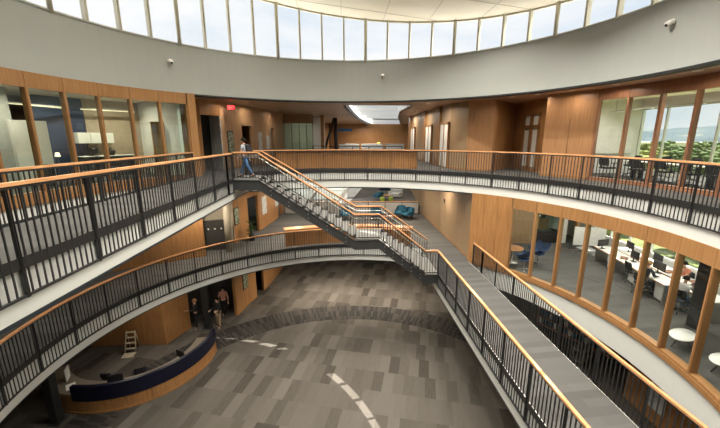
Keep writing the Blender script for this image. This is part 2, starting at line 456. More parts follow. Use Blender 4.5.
# clerestory: mullions every 6.75 degrees, a thick column every fourth
cl = thing('window_1', 'ring of clerestory windows between the curved wall band and the cream roof', 'window', (CX,CY,13.84), kind='structure')
def rail_ring(mb, r0, r1, zf0, zf1, n=160):
    rings = []
    for i in range(n+1):
        a = -180+360*i/n; p, q = pol(r0,a), pol(r1,a)
        rings.append([(*p,zf0(p[0])),(*q,zf0(q[0])),(*q,zf1(q[0])),(*p,zf1(p[0]))])
    mb.loft(rings, False, False)
mb = MB(); rail_ring(mb, 9.02, 9.12, lambda x: roof_z(x)-.06, lambda x: roof_z(x)+.02); wb(mb, 'head_frame', 'clerestory_frame', cl)
mb = MB(); rail_ring(mb, 9.02, 9.12, lambda x: 13.84, lambda x: 13.90); wb(mb, 'sill_frame', 'clerestory_frame', cl)
k = 0; step = 6.75
angs = [7.5 + step*i for i in range(-27, 27)]
angs = [a for a in angs if -175 <= a <= 180]
for i, a in enumerate(angs):
    x, y = pol(9.07, a); big = abs(((a-7.5)/step) % 4) < .01 or abs(((a-7.5)/step) % 4 - 4) < .01
    mb = MB()
    if big:
        x, y = pol(9.0, a)
        mb.lathe([(.075, 13.8), (.075, roof_z(x)+.05)], (x,y,0), 14)
        wb(mb, 'column', 'clerestory_frame', cl)
    else:
        mb.obox((x,y,(13.84+roof_z(x))/2), (.075,.22,roof_z(x)-13.82), -radians(a))
        wb(mb, 'mullion', 'clerestory_frame', cl)
    a2 = angs[(i+1) % len(angs)]
    if a2 < a: a2 += 360
    if a2-a > 14: continue
    p, q = pol(9.08, a), pol(9.08, a2)
    mb = MB(); mb.add([(*p,13.88),(*q,13.88),(*q,roof_z(q[0])-.05),(*p,roof_z(p[0])-.05)], [(0,1,2,3)])
    wb(mb, 'pane', 'glass_roof', cl)

# ---- building envelope
struct('wall_left', MB().box(BX0-.2, BX0, BY0, BY1, 0, CEIL+.1), 'grey_wall', 'grey outer wall at the far left', 'wall')
struct('wall_back', MB().box(BX0-.2, BX1+.2, BY1, BY1+.2, 0, CEIL+.1), 'wood_panel', 'timber panelled wall at the far back of the building', 'wall')
struct('wall_front', MB().box(BX0-.2, BX1+.2, BY0-.2, BY0, 0, CEIL+.1), 'pale_wall', 'pale wall closing the building behind the viewer', 'wall')
# flat roof around the drum, with the skylight left open
mb = MB(); ring_slab(mb, -180, 180, 9.3, 12.9, 13.05); back_slab(mb, 12.9, 13.05, WELL)
struct('roof_flat', mb, 'roofing', 'flat grey roof around the drum', 'roof')  # out of view; made white to bounce sun onto the atrium ceiling
mb = MB()
for (ya, la, ra), (yb, lb, rb) in zip(WELL, WELL[1:]):
    mb.prism([(la,ya),(lb,yb),(lb-.12,yb),(la-.12,ya)], CEIL, 13.05); mb.prism([(ra,ya),(rb,yb),(rb+.12,yb),(ra+.12,ya)], CEIL, 13.05)
mb.box(WELL[0][1], WELL[0][2], WELL[0][0]-.12, WELL[0][0], CEIL, 13.05); mb.box(WELL[-1][1], WELL[-1][2], WELL[-1][0], WELL[-1][0]+.12, CEIL, 13.05)
struct('trim_15', mb, 'baffle_white', 'white upstand around the skylight', 'skylight curb')
mb = MB()
for (ya, la, ra), (yb, lb, rb) in zip(WELL, WELL[1:]):
    mb.prism([(la,ya),(lb,yb),(lb+.05,yb),(la+.05,ya)], CEIL-.05, CEIL+.25)
struct('trim_16', mb, 'reveal_black', 'black curved rim along the skylight', 'rim')
sk = thing('window_2', 'long skylight over the back lounge with pale baffles', 'skylight', (2.5,30,13.0), kind='structure')
for y in (23.5, 28, 33, 38.5, 45):
    def wx(y):
        for (ya, la, ra), (yb, lb, rb) in zip(WELL, WELL[1:]):
            if ya <= y <= yb: return lerp(la, lb, (y-ya)/(yb-ya)), lerp(ra, rb, (y-ya)/(yb-ya))
    l, r_ = wx(y)
    wb(MB().box(l, r_, y-.05, y+.05, 12.55, 12.95), 'baffle', 'baffle_white', sk)
mb = MB()
for (ya, la, ra), (yb, lb, rb) in zip(WELL, WELL[1:]):
    mb.add([(la,ya,13.04),(ra,ya,13.04),(rb,yb,13.04),(lb,yb,13.04)], [(0,1,2,3)])
wb(mb, 'pane', 'glass_roof', sk)
def panels(mb, p, q, z0, z1, t=.05, off=0, w=1.2, gap=.008):
    """row of upright wood panels with fine joints along p-q"""
    p, q = Vector(p), Vector(q); L = (q-p).length; n = max(1, round(L/w)); d = (q-p)/L
    for i in range(n):
        a, b = p + d*(L*i/n + (gap/2 if i else 0)), p + d*(L*(i+1)/n - (gap/2 if i < n-1 else 0))
        mb.seg(a, b, z0, z1, t, off)
    return mb
def wall_run(name, pts, z0, z1, mat, label, base=True, t=.16, w=1.2, skirt='wood_frame'):
    """panelled wall along a polyline (facing the right of its direction) with a timber skirting"""
    mb = MB()
    for p, q in zip(pts, pts[1:]):
        mb.mat = 0; mb.seg(p, q, z0, z1, t-.05, .05); panels(mb, p, q, z0, z1, .05, 0, w)
        if base: mb.mat = 1; mb.seg(p, q, z0, z0+.10, .02, -.02)
    return struct(name, mb, [mat, skirt], label, 'wall')
def curtain(name, label, r, angs, zs0, zs1, zh0, zh1, sill_out=.10, door=None, gl='glass_clear', wood_m='wood_frame', loc_a=0):
    """curved timber and glass partition: sill, header boards, mullions and panes"""
    t = thing(name, label, 'glazed partition', (*pol(r, loc_a), zs0), kind='structure')
    a0, a1 = angs[0], angs[-1]
    mb = MB(); mb.arc(r-.05, r+.16, a0, a1, zs0, zs1); mb.arc(r-.07, r+.0, a0, a1, zs0, zs1-.08); wb(mb, 'sill', wood_m, t)
    for a, b in zip(angs, angs[1:]):
        mb = MB(); mb.arc(r-.04, r+.10, a+.04, b-.04, zh0, zh1, 3); wb(mb, 'header', wood_m, t)
        p, q = pol(r+.03, a), pol(r+.03, b)
        mb = MB(); mb.add([(*p,zs1-.02),(*q,zs1-.02),(*q,zh0+.02),(*p,zh0+.02)], [(0,1,2,3)]); wb(mb, 'pane', gl, t)
    for a in angs:
        x, y = pol(r+.03, a)
        mb = MB(); mb.obox((x,y,(zs1+zh0)/2), (.085,.17,zh0-zs1+.02), -radians(a)); mb.obox((*pol(r-.045,a),(zs1+zh0)/2), (.05,.05,zh0-zs1+.02), -radians(a))
        wb(mb, 'mullion', wood_m, t)
    return t
A2 = [55.3+6.75*i for i in range(11)]
curtain('window_3', 'curved timber framed glazing of the middle level office on the right', 8.98, A2, F2-.12, F2+.10, 7.16, F3-.88, loc_a=80)
A3L = [-46.5-6.85*i for i in range(10)][::-1]
curtain('window_4', 'curved timber framed glazing of the top level office on the left', 9.0, A3L, F3-.24, F3+.12, 11.54, CEIL, gl='glass_green', loc_a=-70)
A3R = [67.3+5.62*i for i in range(11)]
curtain('window_5', 'curved red timber framed glazing of the top level meeting room on the right', 10.7, A3R, F3, F3+.14, 11.56, CEIL, wood_m='wood_red', loc_a=80)
# stout timber end post of the left office
ep = MB(); x, y = pol(9.05, -45.4); ep.obox((x,y,(F3-.2+CEIL)/2), (.32,.34,CEIL-F3+.2), radians(45.4))
struct('trim_17', ep, 'wood_frame', 'stout timber post at the end of the top left office glazing', 'post')

# left office interior (top level)
def on(r, a): return Vector(pol(r, a))
struct('wall_office_blue', MB().seg(on(13.2,-66.5), on(13.2,-58.5), F3, CEIL, .15), 'blue_wall', 'dark blue wall inside the top left office', 'wall')
struct('wall_office_white', MB().seg(on(11.6,-73.5), on(11.6,-68.2), F3, 10.75, .15), 'pale_wall', 'pale stub wall inside the top left office', 'wall')
struct('wall_office_tan', MB().seg(on(13.2,-58.4), on(13.0,-49), F3, CEIL, .15), 'tan_wall', 'tan wall behind the kitchenette in the top left office', 'wall')
struct('wall_office_grey', MB().seg(on(12.4,-112), on(11.8,-72.6), F3, CEIL, .15), 'grey_wall', 'grey wall at the near end of the top left office', 'wall')
struct('wall_office_end', MB().seg(on(9.25,-47.6), on(13.4,-48.6), F3, CEIL, .12), 'pale_wall', 'pale end wall of the top left office beside its door', 'wall')
struct('ceiling_office_left', MB().arc(9.15, 14.2, -128, -46.5, 11.80, 11.86, 30), 'ceiling_cream', 'cream ceiling of the top left office', 'ceiling')

# back-left wall line shared by the three levels
W = [(-6.25,18.5),(-5.97,20.0),(-5.42,21.9),(-5.02,24.8),(-4.75,28.6)]
W1 = W
def back_left(name, z0, z1, door_seg, label, mat='wood_panel'):
    mb = MB(); dz = z0+2.35
    for i, (p, q) in enumerate(zip(W, W[1:])):
        segs = [(Vector(p), Vector(q), z0)]
        if i in door_seg:
            t0, t1 = door_seg[i]; p_, q_ = Vector(p), Vector(q)
            a, b = p_.lerp(q_, t0), p_.lerp(q_, t1)
            segs = [(p_, a, z0), (b, q_, z0), (a, b, dz)]
        for a, b, zb in segs:
            if (b-a).length < .02: continue
            mb.mat = 0; mb.seg(a, b, zb, z1, .11, .05); panels(mb, a, b, zb, z1, .05, 0, 1.0)
            if zb == z0: mb.mat = 1; mb.seg(a, b, z0, z0+.10, .02, -.02)
    return struct(name, mb, [mat, 'wood_frame'], label, 'wall')
back_left('wall_top_left', F3, CEIL, {1: (.30,.85), 3: (.02,.25)}, 'timber panelled wall along the top level walkway beyond the left office', 'wood_tan')
back_left('wall_middle_left', F2, F3-.88, {1: (.32,.92), 3: (.25,.5)}, 'timber panelled wall along the middle level beside the dark doorway')
back_left('wall_ground_left', F1, F2-.88, {1: (.5,.98)}, 'timber panelled wall on the ground floor behind the standing people')
# dark rooms behind those doorways
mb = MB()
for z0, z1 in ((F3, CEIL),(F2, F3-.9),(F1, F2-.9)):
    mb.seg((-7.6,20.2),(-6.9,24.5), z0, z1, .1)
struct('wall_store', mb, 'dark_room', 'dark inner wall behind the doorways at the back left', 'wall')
# recess between the left office and the panelled wall, one per level
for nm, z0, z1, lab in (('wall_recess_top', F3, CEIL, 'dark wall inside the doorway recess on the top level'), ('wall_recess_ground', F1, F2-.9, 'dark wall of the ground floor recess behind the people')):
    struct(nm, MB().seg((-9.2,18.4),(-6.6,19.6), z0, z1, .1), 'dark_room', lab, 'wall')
mb = MB(); p, q = Vector((-6.75,17.2)), Vector((-6.25,18.5))
panels(mb, p, q, F3+2.75, CEIL, .12, 0, 1.5); 
mb.mat = 1; mb.seg((-6.25,18.5),(-6.95,18.95), F3, F3+2.75, .06, 0)
mb.mat = 0; mb.seg((-7.7,16.9),(-6.75,17.2), F3, CEIL, .1)
struct('wall_doorway_top', mb, ['wood_panel', 'grey_wall'], 'timber head and grey reveal of the wide doorway on the top level', 'wall')
# middle level: panelled wall on the far left and pale round column at its end
wall_run('wall_middle_far_left', [(-13.5,13.2),(-10.2,15.15),(-7.05,17.0)], F2, F3-.88, 'wood_panel', 'long timber panelled wall on the middle level behind the left walkway')
struct('wall_middle_recess', MB().seg((-9.0,18.1),(-6.1,18.75), F2, F3-.9, .1), 'beige_column', 'shaded tan wall inside the middle level recess', 'wall')
struct('column_pale', MB().lathe([(.2,F2),(.2,F3-.88)], (-6.08,17.75,0), 20), 'beige_column', 'pale round column beside the framed picture on the middle level', 'column')
# ground floor walls on the left
wall_run('wall_ground_far_left', [(-15,15.85),(-10.95,15.85),(-8.97,15.8),(-8.4,17.35)], F1, F2-.88, 'wood_panel', 'timber panelled wall behind the reception desk')
struct('wall_ground_shade', MB().seg((-16.8,9.5),(-14.9,15.85), F1, F2-.9, .12), 'wood_panel', 'timber wall at the far left end of the reception area', 'wall')
# black columns of the ground floor
def column(loc, h, label, z0=0, s=.30):
    mb = MB(); mb.rbox((loc[0],loc[1],z0+h/2), (s,s,h), .03); mb.rbox((loc[0],loc[1],z0+.02), (s+.16,s+.16,.04), .03)
    return struct('column_black', mb, 'column_black', label, 'column')
column((-10.55,11.1), F2-.86, 'black square column standing in front of the reception desk')
column((-7.45,17.25), F2-.86, 'black column behind the people at the end of the reception desk')

# ---- right-hand side, middle level
wall_run('wall_middle_corridor', [(6.27,27.0),(6.2,15.6)], F2, F3-.88, 'wood_pale', 'pale timber wall beside the middle level bridge')
mb = MB(); n = 3
for i in range(n):
    a, b = lerp(a_r+.3, 55.0, i/n)+.03, lerp(a_r+.3, 55.0, (i+1)/n)-.03
    mb.arc(8.94, 9.1, a, b, F2-.12, F3-.88, 4)
mb.mat = 1; mb.arc(8.91, 8.94, a_r+.3, 55.0, F2-.12, F2+.08, 8)
struct('wall_middle_curve', mb, ['wood_panel', 'wood_frame'], 'curved timber wall between the bridge and the glazed office', 'wall')
struct('wall_middle_corner', MB().seg((6.2,15.62),(6.42,15.45), F2, F3-.88, .12, 0), 'wood_panel', 'timber corner where the bridge meets the curved wall', 'wall')
# back of the middle level
struct('wall_middle_dark', MB().box(6.65,6.95,25.6,26.2,F2,F3-.9), 'dark_room', 'dark recess at the end of the pale timber wall', 'wall')  # solid near-black block beside the timber wall
struct('wall_ramp', MB().seg((8.0,41),(6.5,26.3), F2, F3-.9, .15), 'wood_pale', 'pale timber boarded wall beyond the back railing', 'wall')
wall_run('wall_middle_far', [(-4.75,36),(-4.75,45),(14,45)], F2, F3-.9, 'wood_panel', 'dark timber wall at the far end of the middle level lounge')
# ---- right-hand side, top level: panels, recess with a glazed door, panel before the meeting room
wall_run('wall_top_pale', [(5.85,30),(5.85,18.9),(6.35,17.55)], F3, CEIL, 'wood_pale', 'pale timber pier at the mouth of the top level corridor')
wall_run('wall_top_pier', [(6.35,17.55),(7.55,17.2),(7.72,17.3)], F3, CEIL, 'wood_pier', 'reddish timber panels facing the atrium on the top level')
wall_run('wall_top_recess', [(7.72,17.3),(9.5,18.95)], F3, CEIL, 'wood_panel', 'angled timber wall of the recess beside the glazed door')
mb = MB()
mb.seg((9.5,18.95),(9.5,18.05),F3,CEIL,.12); mb.seg((9.5,16.45),(9.5,15.95),F3,CEIL,.12); mb.seg((9.5,18.05),(9.5,16.45),11.35,CEIL,.12)
struct('wall_top_door', mb, 'wood_panel', 'timber wall holding the glazed door in the recess', 'wall')
mb = MB()
for a, b in ((56.3,61.8),(61.9,67.1)): mb.arc(10.66, 10.84, a, b, F3, CEIL, 4)
mb.mat = 1; mb.arc(10.63, 10.66, 56.3, 67.1, F3, F3+.12, 6)
mb.mat = 0; mb.seg((9.5,15.95), pol(10.66,56.3), F3, CEIL, .1)
struct('wall_top_panel', mb, ['wood_pier', 'wood_frame'], 'reddish timber panels left of the glazed meeting room', 'wall')
# corridor fins further back on the top level
for i, y in enumerate((20.6, 24.2, 29.5)):
    mb = MB(); mb.box(5.72, 5.85, y, y+.9, F3, CEIL-.02)
    struct('trim_%d' % (20+i), mb, 'wood_frame', 'timber fin %s from the corridor mouth on the top level' % ORD[i], 'wall fin')
    g = thing('door_%d' % (3+i), 'glazed corridor door %s from the mouth of the top level corridor' % ORD[i], 'door', (5.78, y-1.0, F3), kind='structure')
    wb(MB().box(5.74,5.83,y-1.75,y-1.65,F3,11.0).box(5.74,5.83,y-.15,y-.05,F3,11.0).box(5.74,5.83,y-1.75,y-.05,10.9,11.0).box(5.74,5.83,y-.95,y-.87,F3,10.9), 'frame', 'wood_frame', g)
    wb(MB().box(5.77,5.80,y-1.65,y-.15,F3+.05,10.9), 'pane', 'pale_wall', g)
# glazed room front at the back left of the top level
gt = thing('window_6', 'greenish glass wall of the room at the back left of the top level', 'glazed partition', (-3.6,28.6,F3), kind='structure')
for x in (-4.7,-4.1,-3.5,-2.9,-2.4): wb(MB().box(x-.025,x+.025,28.58,28.64,F3,11.3), 'mullion', 'worktop_taupe', gt)
for x0, x1 in ((-4.7,-4.1),(-4.1,-3.5),(-3.5,-2.9),(-2.9,-2.4)): wb(MB().box(x0+.03,x1-.03,28.60,28.615,F3,11.3), 'pane', 'glass_green', gt)
wb(MB().box(-4.75,-2.35,28.5,28.7,11.3,CEIL), 'header', 'wood_pale', gt)
struct('wall_window_court', MB().box(-5.2,.4,33.4,33.5,F2,F3-.9), 'white_plastic', 'white wall washed with light behind the back window', 'wall')  # added lamp-lit backing that stands in for daylight outside the window
struct('wall_glass_room', MB().box(-8,-1.6,32,32.15,F3,CEIL), 'pale_wall', 'pale wall inside the glass room', 'wall')
struct('trim_18', MB().box(-1.75,-1.5,28.4,28.7,F3,CEIL), 'wood_panel', 'timber post beside the glass room', 'post')
# far top lounge walls
wall_run('wall_top_far', [(-12,44),(-1.5,44),(-1.5,47),(14,47)], F3, CEIL, 'wood_panel', 'timber wall at the far end of the top level lounge')
# big window and white wall at the back of the middle level
bw = thing('window_7', 'bright window at the back of the middle level behind the white brace', 'window', (-1.2,32,F2), kind='structure')
for x in (-4.7,-3.5,-2.3,-1.1,.1): wb(MB().box(x-.03,x+.03,31.95,32.05,F2,F3-.9), 'mullion', 'pale_wall', bw)
for z in (F2+.02, F2+1.1, F3-.98): wb(MB().box(-4.7,.1,31.96,32.04,z-.03,z+.03), 'rail', 'pale_wall', bw)
for x0 in (-4.7,-3.5,-2.3,-1.1): wb(MB().box(x0+.03,x0+1.17,31.99,32.0,F2+.04,F3-1.0), 'pane', 'glass_clear', bw)
def resample(pts, step):
    """points along a 3D polyline at roughly equal plan spacing -> list of (point, tangent)"""
    P = [Vector(p) for p in pts]; cum = [0]
    for a, b in zip(P, P[1:]): cum.append(cum[-1] + (b.xy-a.xy).length)
    L = cum[-1]; n = max(1, round(L/step)); out = []; j = 0
    for i in range(n+1):
        s = L*i/n
        while j < len(P)-2 and cum[j+1] < s: j += 1
        t = (s-cum[j])/max(1e-9, cum[j+1]-cum[j])
        d = P[j+1]-P[j]; d.z = 0
        out.append((P[j].lerp(P[j+1], t), d.normalized()))
    return out
CAM = Vector((0,0,10.15))
def railing(name, label, paths, posts=1.27, gap=.12, low=-.50, top=1.07, band=None, group=None, steel=True, postz=None, bal_top=None, keep=100, wood_top=True, inner=None):
    """guard: wooden handrail, steel strip under it, posts, upright bars, bottom rail, edge band"""
    c = Vector(paths[0][0]); t = thing(name, label, 'railing', (c.x, c.y, c.z+low), group=group)
    allbars = []
    for path in paths:
        P = [Vector(p) for p in path]
        hr = [p + Vector((0,0,top-.02)) for p in P]
        if wood_top:
            rings = MB(); rings.bar(hr, .075, .05); wb(rings, 'handrail', 'wood_rail', t)
        m = MB(); m.bar([p - Vector((0,0,.045)) for p in hr], .045, .04); wb(m, 'top_bar', 'dark_steel', t)
        m = MB(); m.bar([p + Vector((0,0,low)) for p in P], .04, .035); wb(m, 'bottom_bar', 'dark_steel', t)
        if band:
            m = MB(); m.bar([p + Vector((0,0,(band[0]+band[1])/2)) for p in P], .012, band[1]-band[0]); wb(m, 'edge_band', 'steel_band', t)
        for p, d in resample(path, posts):
            m = MB(); rz = atan2(d.y, d.x); zl = low-.03
            for s in (-.014, .014):
                m.obox(p + Vector((d.x*s, d.y*s, (zl+top-.08)/2)), (.009,.05,top-.08-zl), rz)
            m.obox(p + Vector((0,0,(low+band[0])/2 if band else low+.08)), (.05,.05,(band[0]-low) if band else .16), rz)
            po = wb(m, 'post', 'dark_steel', t)
        posts_p = [p for p, d in resample(path, posts)]
        for p, d in resample(path, gap):
            if min((p.xy-q.xy).length for q in posts_p) < gap*.45: continue
            allbars.append((p, d))
    # bars nearest the viewer are parts of their own, the rest one piece
    fwd = Vector((sin(.05), cos(.05)))
    def key(e):
        v = e[0].xy - CAM.xy; dep = v.dot(fwd)
        off = abs(v.dot(Vector((fwd.y,-fwd.x))))/max(dep, .01)
        return v.length + (0 if dep > .5 and off < 1.12 else 1000)
    allbars.sort(key=key)
    bt = (top-.06) if bal_top is None else bal_top
    proto = MB(); proto.obox((0,0,(low+bt)/2), (.02,.02,bt-low))
    me = None; far = MB()
    for i, (p, d) in enumerate(allbars):
        rz = atan2(d.y, d.x)
        if i < keep:
            if me is None:
                o = proto.build('baluster', 'dark_steel', t); me = o.data
            else:
                o = bpy.data.objects.new('baluster', me); COL.objects.link(o); o.parent = t
            o.location = p - t.location; o.rotation_euler = (0,0,rz)
        else:
            far.obox(p + Vector((0,0,(low+bt)/2)), (.02,.02,bt-low), rz)
    if far.v: wb(far, 'balusters', 'dark_steel', t, kind='stuff')
    return t
def arc_path(r, a0, a1, z, n=None):
    n = n or max(2, int(abs(a1-a0)/1.5)); return [(*pol(r, lerp(a0,a1,i/n)), z) for i in range(n+1)]
BAND = (-.12, .05)
SY0, SY1 = 14.0, 15.8           # stair: near and far side
yr = on_circle(B3X1+.07, 8.93)
railing('guard_railing', 'wood-capped black railing along the atrium side of the top left bridge', [[(B3X1+.07, y, F3) for y in (1.75,6,10,13.35)], [(B3X1+.07,13.35,F3),(B3X1+.07,SY0,F3)]], posts=1.45, band=BAND)
railing('guard_railing', 'wood-capped black railing between the top left bridge and the office glazing', [[(B3X0-.06, y, F3) for y in (2.2,6,10,15.2)]], posts=1.45, band=BAND, keep=60)
railing('guard_railing', 'curved wood-capped black railing of the top level along the back and right', [[(B3X1+.07, SY1, F3), (B3X1+.07, yr, F3)] + arc_path(8.93, b_r+.8, -23.5, F3), arc_path(8.93, -23.5, 120.5, F3)], band=BAND)
CX, CY = C2
railing('guard_railing', 'curved wood-capped black railing of the middle level along the left and back', [arc_path(8.93, -126.3, 21.9, F2)], band=BAND, low=-.58, top=.99)
CX, CY = C0
railing('guard_railing', 'wood-capped black railing along the atrium side of the middle level bridge', [[(B2X0-.07, y, F2) for y in (SY0,10,6,1.5)]], band=BAND)
railing('guard_railing', 'wood-capped black railing along the far side of the middle level bridge', [[(B2X1+.06, 15.15, F2), (B2X1+.06, 14.09, F2)], [(B2X1+.06, y, F2) for y in (14.09,10,6,1.49)]], posts=1.4, low=-.10)
# solid timber guard panels behind the curved railings
def parapet(name, label, r, a0, a1, z0, z1, cap, n):
    t = thing(name, label, 'parapet', (*pol(r, (a0+a1)/2), z0))
    for i in range(n):
        wb(MB().arc(r, r+.05, lerp(a0,a1,i/n)+.03, lerp(a0,a1,(i+1)/n)-.03, z0, z1, 4), 'panel', 'wood_panel', t)
    wb(MB().arc(r-.06, r+cap, a0, a1, z1, z1+.05), 'cap', 'wood_rail', t)
    return t
parapet('guard_parapet', 'timber panel parapet behind the top level railing at the back', 9.12, -21.8, 24.6, F3+.10, F3+1.0, .12, 6)
CX, CY = C2
parapet('guard_parapet', 'timber panel parapet behind the middle level railing under the staircase', 9.12, -22.3, 22, F2+.10, F2+1.02, .45, 6)
CX, CY = C0
# simple guard rails in the lounges at the back
def plain_rail(name, label, path, f, n, infill=None):
    t = thing(name, label, 'railing', (path[0][0], path[0][1], f))
    P = [Vector((x,y,f)) for x,y in path]
    wb(MB().bar([p+Vector((0,0,1.05)) for p in P], .07, .05), 'handrail', 'wood_rail' if infill else 'dark_steel', t)
    L = resample([tuple(p) for p in P], n)
    for p, d in L: wb(MB().obox(p+Vector((0,0,.52)), (.05,.05,1.04), atan2(d.y,d.x)), 'post', 'dark_steel', t)
    for (p, d), (q, e) in zip(L, L[1:]):
        if infill: wb(MB().bar([p+Vector((0,0,.52)), q+Vector((0,0,.52))], .012, .86), 'infill_panel', infill, t)
        else: wb(MB().bar([p+Vector((0,0,.5)), q+Vector((0,0,.5))], .012, .03), 'mid_rail', 'dark_steel', t)
    return t
plain('mesh_infill', (.30,.29,.27), .6)
plain_rail('lounge_railing', 'mesh infilled railing at the back of the middle level behind the blue armchairs', [(-4.6,26.6),(0,26.2),(5.9,26.0)], F2, 1.3, 'mesh_infill')
plain_rail('lounge_railing', 'thin dark railing in the far lounge of the top level under the skylight', [(-2.3,27.0),(-1,25.8),(.3,25.3),(4.3,25.0)], F3, 1.3)

# ---------------------------------------------------------------- staircase
ZM = F2 + 1.66; NL, NU = 9, 14            # mid landing, risers below and above
XS, XA, XB, XE = -3.42, .48, 1.52, 3.58   # top nosing, landing start, landing end, bottom nosing
st = thing('staircase', 'black steel staircase with pale treads climbing from the middle level bridge to the top level', 'staircase', (B2X0, (SY0+SY1)/2, F2))
rz_u, rz_l = (F3-ZM)/NU, (ZM-F2)/NL
NEAR = [(B3X1,F3),(XS,F3),(XA,ZM),(XB,ZM),(XE,F2),(B2X0+.02,F2)]
FAR = [(B3X1,F3),(-3.66,F3),(.60,ZM),(1.80,ZM),(4.06,F2),(B2X0+.02,F2)]
def quad(mb, n0, n1, f0, f1, z0, z1):
    """flat tread: near edge n0..n1, far edge f0..f1 (the nosings fan out slightly)"""
    return mb.prism([(n0,SY0+.05),(n1,SY0+.05),(f1,SY1-.05),(f0,SY1-.05)], z0, z1)
for cnt, k, zt, rz_ in ((NU, 1, F3, rz_u), (NL, 3, ZM, rz_l)):
    for i in range(1, cnt):
        u0, u1 = (i-1)/(cnt-1), i/(cnt-1); z = zt - i*rz_
        n0, n1 = lerp(NEAR[k][0],NEAR[k+1][0],u0), lerp(NEAR[k][0],NEAR[k+1][0],u1)
        f0, f1 = lerp(FAR[k][0],FAR[k+1][0],u0), lerp(FAR[k][0],FAR[k+1][0],u1)
        wb(quad(MB(), n0-.02, n1+.01, f0-.02, f1+.01, z-.05, z), 'tread', 'tread_grey', st)
        wb(quad(MB(), n0-.012, n0, f0-.012, f0, z, z+rz_-.05), 'riser', 'stringer_steel', st)
wb(quad(MB(), XA-.02, XB, FAR[2][0]-.02, FAR[3][0], ZM-.08, ZM), 'mid_landing', 'tread_grey', st)
wb(quad(MB(), B3X1-.1, XS, B3X1-.1, FAR[1][0], F3-.08, F3), 'top_landing', 'tread_grey', st)
wb(quad(MB(), XE, B2X0+.05, FAR[4][0], B2X0+.05, F2-.08, F2), 'bottom_landing', 'tread_grey', st)
for y, LN in ((SY0, NEAR), (SY1-.06, FAR)):
    dz = [-.01,-.03,-.05,-.03,-.03,-.01]
    top = [(x, z+d) for (x, z), d in zip(LN, dz)]
    mb = MB()
    for k in range(len(top)-1):
        (xa,za),(xb,zb) = top[k], top[k+1]
        mb.add([(xa,y,za-.40),(xb,y,zb-.40),(xb,y,zb),(xa,y,za),(xa,y+.06,za-.40),(xb,y+.06,zb-.40),(xb,y+.06,zb),(xa,y+.06,za)], [(0,1,2,3),(7,6,5,4),(0,4,5,1),(3,2,6,7)])
    for e, o_ in ((0,(0,1,2,3)),(-1,(3,2,1,0))):
        mb.add([(top[e][0],y,top[e][1]-.40),(top[e][0],y,top[e][1]),(top[e][0],y+.06,top[e][1]),(top[e][0],y+.06,top[e][1]-.40)], [o_])
    s = wb(mb, 'stringer', 'stringer_steel', st)
    for zo in (-.01, -.40):                       # flanges
        wb(MB().bar([(x,y+.03,z+zo) for x,z in top], .11, .022), 'flange', 'stringer_steel', s)
    bolts = MB()
    for t_ in (.12,.3,.5,.7,.9):
        for (xa,za),(xb,zb) in ((top[1],top[2]),(top[3],top[4])):
            for dz in (-.12,-.3):
                bolts.ball((lerp(xa,xb,t_), y-.005 if y == SY0 else y+.065, lerp(za,zb,t_)+dz), .018, 6, 4)
    wb(bolts, 'bolts', 'brushed_metal', s)
def stair_rail(label, y, LN, far):
    nose = [(B3X1+.12,F3)] + LN[1:5] + ([] if far else [(B2X0-.07,F2)])
    t = railing('stair_railing', label, [[(x, y, z+.03) for x, z in nose]], posts=1.25, gap=.12, low=.04, top=1.08)
    pts = [(x, y+(-.09 if far else .09), z+.90) for x, z in nose]
    if far: pts += [(LN[4][0]+.18, y-.09, F2+.88), (LN[4][0]+.2, y-.09, F2+.35)]
    wb(MB().tube(pts, .02, 8), 'grab_rail', 'brushed_metal', t)
    return t
stair_rail('wood-capped black railing on the atrium side of the staircase', SY0+.03, NEAR, False)
stair_rail('wood-capped black railing on the far side of the staircase', SY1-.03, FAR, True)
# ---------------------------------------------------------------- office chair (one prototype, copied)
def make_chair(name, label, mat='black_mesh', group=None, h=.90):
    t = thing(name, label, 'chair', group=group)
    MB().rbox((0,.02,.47), (.48,.46,.07), .09).build('seat', 'black_plastic', t)
    mb = MB(); rings = []
    for z, y, w in ((.56,-.20,.40),(.66,-.235,.46),(.78,-.25,.45),(h-.03,-.27,.40),(h,-.275,.36)):
        rings.append([(-w/2,y+.03,z),(-w/4,y-.01,z),(w/4,y-.01,z),(w/2,y+.03,z),(w/2,y+.055,z),(w/4,y+.02,z),(-w/4,y+.02,z),(-w/2,y+.055,z)])
    mb.loft(rings); mb.build('backrest', mat, t)
    MB().tube([(0,-.12,.44),(0,-.27,.47),(0,-.285,.62)], .022).build('back_support', 'black_plastic', t)
    for s in (-1, 1):
        m = MB(); m.tube([(s*.22,.0,.45),(s*.28,.0,.48),(s*.28,-.02,.66)], .016); m.rbox((s*.28,.02,.675), (.07,.25,.03), .02); m.build('armrest', 'black_plastic', t)
    MB().lathe([(.03,.12),(.03,.30),(.02,.30),(.02,.45)], n=10).build('gas_column', 'brushed_metal', t)
    m = MB()
    for k in range(5):
        a = 2*pi*k/5; m.tube([(0,0,.12),(.16*cos(a),.16*sin(a),.10),(.29*cos(a),.29*sin(a),.065)], .02, rr=[.03,.022,.016])
    m.build('star_base', 'black_plastic', t)
    for k in range(5):
        a = 2*pi*k/5; MB().ball((.29*cos(a),.29*sin(a),.03), .03, 8, 6, sx=.6).build('caster', 'black_plastic', t)
    return t
ch = make_chair('office_chair', 'black office chair')
G3 = 'black meeting chairs behind the top level glazing'
